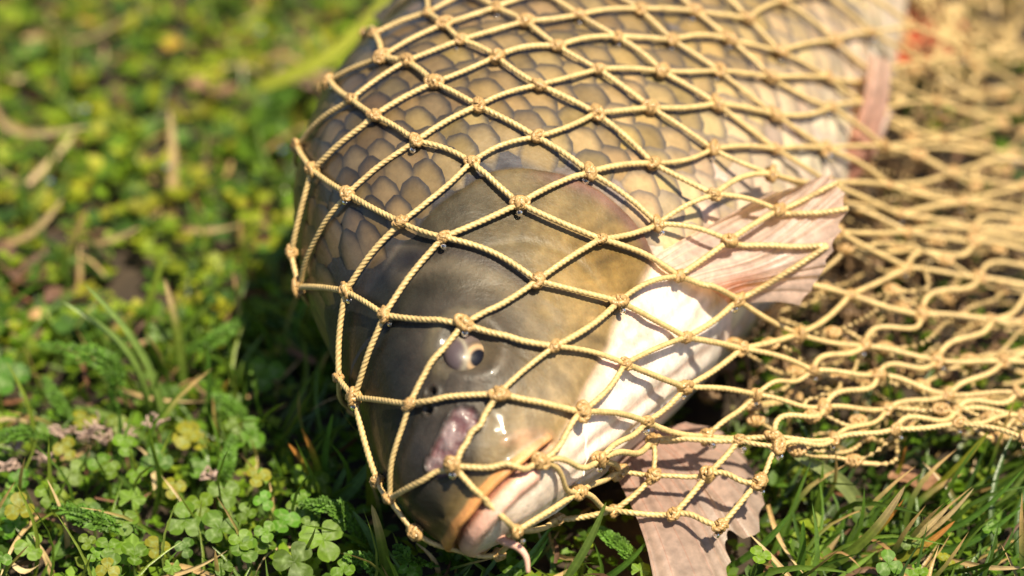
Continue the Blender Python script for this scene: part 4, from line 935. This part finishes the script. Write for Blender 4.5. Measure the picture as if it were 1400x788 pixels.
# simple leaf: pointed oval with a fold
lt = np.array([(0, 0, 0), (.3, .26, .06), (.65, .30, .07), (1, 0, -.02), (.65, -.30, .07), (.3, -.26, .06), (.35, 0, 0), (.7, 0, 0)])
lf = np.array([[0, 6, 1, 1], [6, 7, 2, 1], [7, 3, 2, 2], [0, 5, 6, 6], [6, 5, 4, 7], [7, 4, 3, 3]])
LQ = [[0, 6, 1], [6, 7, 2, 1], [7, 3, 2], [0, 5, 6], [6, 5, 4, 7], [7, 4, 3]]
LT = np.array([[0, 6, 1], [6, 7, 2], [6, 2, 1], [7, 3, 2], [0, 5, 6], [6, 5, 4], [6, 4, 7], [7, 4, 3]])
def leaf_mass(n, xr, yr, size, hgt, greens, rosette=5):
    m = n // rosette
    base = np.stack([R.uniform(*xr, m), R.uniform(*yr, m), R.uniform(*hgt, m)], -1)
    c0 = greens[R.randint(len(greens), size=m)] * R.uniform(.8, 1.45, (m, 1)); rot = R.rand(m) * 6.28; s0 = R.uniform(*size, m)
    k = np.repeat(np.arange(m), rosette); q = np.tile(np.arange(rosette), m); N_ = len(k)
    a = rot[k] + q * 6.283 / rosette + .3 * R.randn(N_); el = R.uniform(-.1, .8, N_)
    d = np.stack([np.cos(a) * np.cos(el), np.sin(a) * np.cos(el), np.sin(el)], -1)
    up = np.stack([.3 * R.randn(N_), .3 * R.randn(N_), np.ones(N_)], -1) - d * .2
    sd_ = nrm(np.cross(up, d)); u2 = np.cross(d, sd_); s_ = s0[k] * R.uniform(.7, 1.2, N_)
    W_ = base[k][:, None] + s_[:, None, None] * (lt[None, :, :1] * d[:, None] + lt[None, :, 1:2] * sd_[:, None] + lt[None, :, 2:] * u2[:, None])
    ok = ~(in_fish(W_[:, 3], .15) | in_fish(W_[:, 7], .15) | in_fish(W_[:, 0], .15))
    W_ = W_[ok]; cc = (c0[k] * R.uniform(.85, 1.15, (N_, 1)))[ok]
    Fc = (LT[None] + 8 * np.arange(len(W_))[:, None, None]).reshape(-1, 3)
    return W_.reshape(-1, 3), Fc, np.repeat(cc, 8, 0)
BG = np.array([(.15, .25, .015), (.20, .28, .018), (.11, .20, .016), (.25, .30, .018), (.08, .16, .02), (.30, .30, .025), (.05, .11, .02)])
FG = np.array([(.10, .19, .012), (.08, .16, .012), (.13, .22, .014), (.06, .12, .014), (.17, .23, .018)])
A_ = leaf_mass(15000, (-30, 6), (-1, 42), (.35, .85), (.0, 1.2), BG)
B2 = leaf_mass(11000, (-24, 22), (-18, 2), (.25, .65), (0., .9), FG)
C2 = leaf_mass(3500, (6, 34), (-4, 42), (.4, .9), (.0, 1.0), FG)
D2 = leaf_mass(26000, (-75, 75), (-45, 95), (.7, 1.5), (.0, 1.4), FG)
far = ((D2[0][D2[1][:, 0]][:, 0] < -24) | (D2[0][D2[1][:, 0]][:, 0] > 24) | (D2[0][D2[1][:, 0]][:, 1] < -17.5) | (D2[0][D2[1][:, 0]][:, 1] > 36))
V, Fc, c = join([A_, B2, C2, (D2[0], D2[1][far], D2[2])])
thin = (V[Fc[:, 0], 0] > 5.5) & (V[Fc[:, 0], 0] < 30) & (V[Fc[:, 0], 1] > -5.0) & (V[Fc[:, 0], 1] < 16) & ((Fc[:, 0] // 8) % 5 > 1); Fc = Fc[~thin]
V[:, 2] *= np.where((V[:, 0] > 5.5) & (V[:, 1] > -5.5), .4, 1.)            # pressed flat under the net
tag(mesh_obj('ground_cover', V, np.ascontiguousarray(Fc), M_leaf, None, c, False), 'carpet of small bright green leaves covering the ground', kind='stuff')

def grass_mass(n, xr, yr, ln, wd_, cols, lean=.5, straw=0., dirx=None):
    parts = []
    for _ in range(n):
        b = np.array([R.uniform(*xr), R.uniform(*yr), -.2]); L = R.uniform(*ln)
        a = R.rand() * 6.28 if dirx is None else dirx + .8 * R.randn()
        le = abs(lean + .35 * R.randn()); d = np.array([math.cos(a) * math.sin(le), math.sin(a) * math.sin(le), math.cos(le)])
        tip = b + d * L
        if tip[2] < .1: tip[2] = .2 + R.rand() * .5
        V, Fc, t, rib = blade_geo(b, tip, R.uniform(*wd_), R.uniform(-.2, .2), 7, R.uniform(-.8, .8))
        if in_fish(V, .25).any(): continue
        c = cols[R.randint(len(cols))] * R.uniform(.7, 1.3)
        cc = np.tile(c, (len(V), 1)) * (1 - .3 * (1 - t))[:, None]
        if R.rand() < straw: m = sstep(.45, .9, t)[:, None]; cc = cc * (1 - m) + np.array((.46, .30, .12)) * m
        parts.append((V, Fc, cc))
    return join(parts)
GC = np.array([(.06, .12, .013), (.085, .16, .017), (.12, .20, .024), (.05, .10, .014)])
YC = np.array([(.12, .2, .02), (.18, .24, .03), (.09, .17, .02)])
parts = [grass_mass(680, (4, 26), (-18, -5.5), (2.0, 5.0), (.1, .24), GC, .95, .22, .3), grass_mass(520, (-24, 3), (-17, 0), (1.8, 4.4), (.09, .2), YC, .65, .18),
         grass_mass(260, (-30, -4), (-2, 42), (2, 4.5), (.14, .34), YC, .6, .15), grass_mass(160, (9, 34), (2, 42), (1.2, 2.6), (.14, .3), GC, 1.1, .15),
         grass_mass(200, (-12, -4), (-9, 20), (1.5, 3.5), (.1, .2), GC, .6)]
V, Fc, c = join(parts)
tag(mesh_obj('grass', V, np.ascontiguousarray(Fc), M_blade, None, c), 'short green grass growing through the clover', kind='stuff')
parts = []
for _ in range(800):
    b = np.array([R.uniform(-28, 30), R.uniform(-17, 40), R.uniform(.3, 1.3)]); a = R.rand() * 6.28; L = R.uniform(.8, 3.2)
    e = b + np.array([math.cos(a), math.sin(a), R.uniform(-.1, .25)]) * L
    V, Fc, t, rib = blade_geo(b, e, R.uniform(.08, .26), R.uniform(-.3, .3), 7, R.uniform(-2, 2))
    if in_fish(V, .2).any(): continue
    cs = [(.45, .30, .13), (.34, .2, .08), (.2, .09, .045), (.5, .38, .2), (.13, .07, .04)][R.randint(5)]
    parts.append((V, Fc, np.tile(np.array(cs) * R.uniform(.7, 1.2), (len(V), 1))))
V, Fc, c = join(parts)
tag(mesh_obj('straw_litter', V, np.ascontiguousarray(Fc), M_straw, None, c), 'scattered dry straw and dead bits in the grass', kind='stuff')

# ------------------------------------------------------------------ small things
def dead_leaf(p, s, rot, colr, label, name='dead_leaf'):
    na, nb = 14, 9; A, B_ = np.meshgrid(np.linspace(0, 1, na), np.linspace(-1, 1, nb), indexing='ij')
    half = .34 * np.sin(np.pi * np.clip(A, .02, .98)) ** .8
    Zc = (.22 * np.abs(B_) ** 1.5 * half + .12 * np.sin(A * 5 + 1) + .02 * np.sin(A * 30) * np.abs(B_))
    V = np.stack([A - .5, B_ * half, Zc], -1).reshape(-1, 3) * s
    ca, sa = math.cos(rot), math.sin(rot); V = V @ np.array([[ca, sa, 0], [-sa, ca, 0], [0, 0, 1]])
    c = np.tile(colr, (len(V), 1)) * (1 - .35 * ga(B_, .1)).reshape(-1, 1)
    o = mesh_obj(name, V, np.ascontiguousarray(grid_faces(na, nb)), M_straw, None, c); o.location = np.array(p) * CM
    return tag(o, label, 'leaf', 'dead leaves in the grass')
for a in [
((-17.96, 4.82, 0.8), 3.2, -0.5, (0.14, 0.08, 0.055), 'brown dead leaf curled at the left edge'),
((-16.16, 2.74, 0.8), 2.2, 0.8, (0.16, 0.09, 0.06), 'small brown dead leaf right of the pebble'),
((-14.25, 19.97, 1.8), 1.5, 1.6, (0.42, 0.27, 0.03), 'yellow withered leaf in the upper left background'),
((-12.35, 17.43, 1.2), 2.0, 0.3, (0.3, 0.17, 0.1), 'tan dead leaf curled in the upper background'),
((-8.63, 18.05, 1.2), 3.0, 0.5, (0.28, 0.18, 0.13), 'grey brown dead leaf by the back of the fish'),
((-17.98, 21.67, 2.0), 1.0, 0.5, (0.36, 0.25, 0.04), 'small yellow leaf at the top left'),
((-17.53, 0.41, 0.8), 1.6, 0.2, (0.3, 0.2, 0.12), 'tan scrap of dead leaf under the pebble'),
((13.24, -8.27, 1.0), 1.8, 0.2, (0.3, 0.16, 0.09), 'brown dead leaf in the shade below the net')]: dead_leaf(*a)
# pebble
nu, nv = 18, 28; pol = np.linspace(0, np.pi, nu)[:, None]; az = (np.arange(nv) / nv * 2 * np.pi)[None]
rr = 1 + .08 * np.sin(3 * az + 1) * np.sin(pol) + .06 * np.cos(2 * pol + az) * np.sin(pol)
V = np.stack([.46 * rr * np.sin(pol) * np.cos(az), .36 * rr * np.sin(pol) * np.sin(az), .3 * rr * np.cos(pol) * np.ones_like(az)], -1).reshape(-1, 3)
pb = mesh_obj('pebble', V, np.ascontiguousarray(grid_faces(nu, nv, True)), flat_mat('pebble', (.42, .25, .10), .6, .3, 300, .0004))
pb.location = np.array((-17.0, 1.28, 0.9)) * CM; tag(pb, 'smooth tan pebble lying in the moss left of the fish', 'pebble')
# dried pinkish sprigs at the left
for k, p in enumerate([(-15.05, -6.56, 1.6), (-14.32, -6.75, 1.5), (-13.94, -6.53, 1.7), (-13.53, -6.7, 1.4), (-12.86, -6.75, 1.5), (-11.84, -6.6, 2.0), (-16.48, -7.23, 1.5), (-16.63, -8.2, 1.4), (-9.81, -8.59, 1.4), (-15.51, -7.47, 1.2)]):
    parts = []; p = np.array(p, float)
    P = catmull([(0, 0, -p[2]), (.1 * R.randn(), .1, -p[2] * .4), (0, 0, 0)], 8); V, Fc = tube(P, .04, 5); parts.append((V, Fc, np.array((.30, .17, .10))))
    for q in range(13):
        d = nrm(np.array([R.randn(), R.randn() * .6, .8 + .5 * R.rand()])); b = np.array([.06 * R.randn(), .06 * R.randn(), -.15 * R.rand()])
        tipd = b + d * R.uniform(.2, .45); P = catmull([b, (b + tipd) / 2 + .06 * R.randn(3), tipd, tipd + .12 * R.randn(3)], 8)
        V, Fc = tube(P, np.linspace(.03, .04, 8), 5); parts.append((V, Fc, np.array((.50, .36, .30)) * R.uniform(.7, 1.2)))
    V, Fc, c = join(parts)
    o = mesh_obj('dried_sprig', V, np.ascontiguousarray(Fc), M_straw, None, c); o.location = p * CM
    tag(o, 'pale pinkish dried flower sprig above the clover at left', 'sprig', 'dried sprigs')
# water drops
m, N, L, p_ = new_mat('water'); p_.inputs['Base Color'].default_value = (1, 1, 1, 1); p_.inputs['Roughness'].default_value = .03
p_.inputs['Transmission Weight'].default_value = 1; p_.inputs['IOR'].default_value = 1.8
nu, nv = 12, 18; pol = np.linspace(0, np.pi, nu)[:, None]; az = (np.arange(nv) / nv * 2 * np.pi)[None]
V = np.stack([np.sin(pol) * np.cos(az), np.sin(pol) * np.sin(az), (np.cos(pol) - .12 * np.cos(pol) ** 2) * np.ones_like(az)], -1).reshape(-1, 3)
d0 = mesh_obj('water_drop', V, np.ascontiguousarray(grid_faces(nu, nv, True)), m); dme = d0.data; bpy.data.objects.remove(d0)
def drop(p, r, lab, grp):
    o = bpy.data.objects.new('water_drop', dme); col.objects.link(o); o.location = np.asarray(p) * CM; o.scale = (r, r, r)
    tag(o, lab, 'water drop', grp)
for p in [(-17.58, 8.35, 2.2), (-16.98, 13.84, 2.2), (-10.51, 20.08, 2.4), (-8.92, 11.34, 1.8), (-13.25, 9.75, 2.0)]: drop(p, .16, 'water drop shining on a leaf in the mossy background', 'drops on the leaves')
ks = [k for k in NODES if is_num(k) and (NODES[k] / 100 - cam_loc) @ fwd < .98]
for k in ks:
    if R.rand() < .45:
        p = NODES[k] + np.array([R.uniform(-.15, .2), -.22, -.2]); p = push_out(p[None], .1)[0]
        drop(p, R.uniform(.07, .13), 'tiny water drop hanging on a knot of the net', 'drops on the net knots')
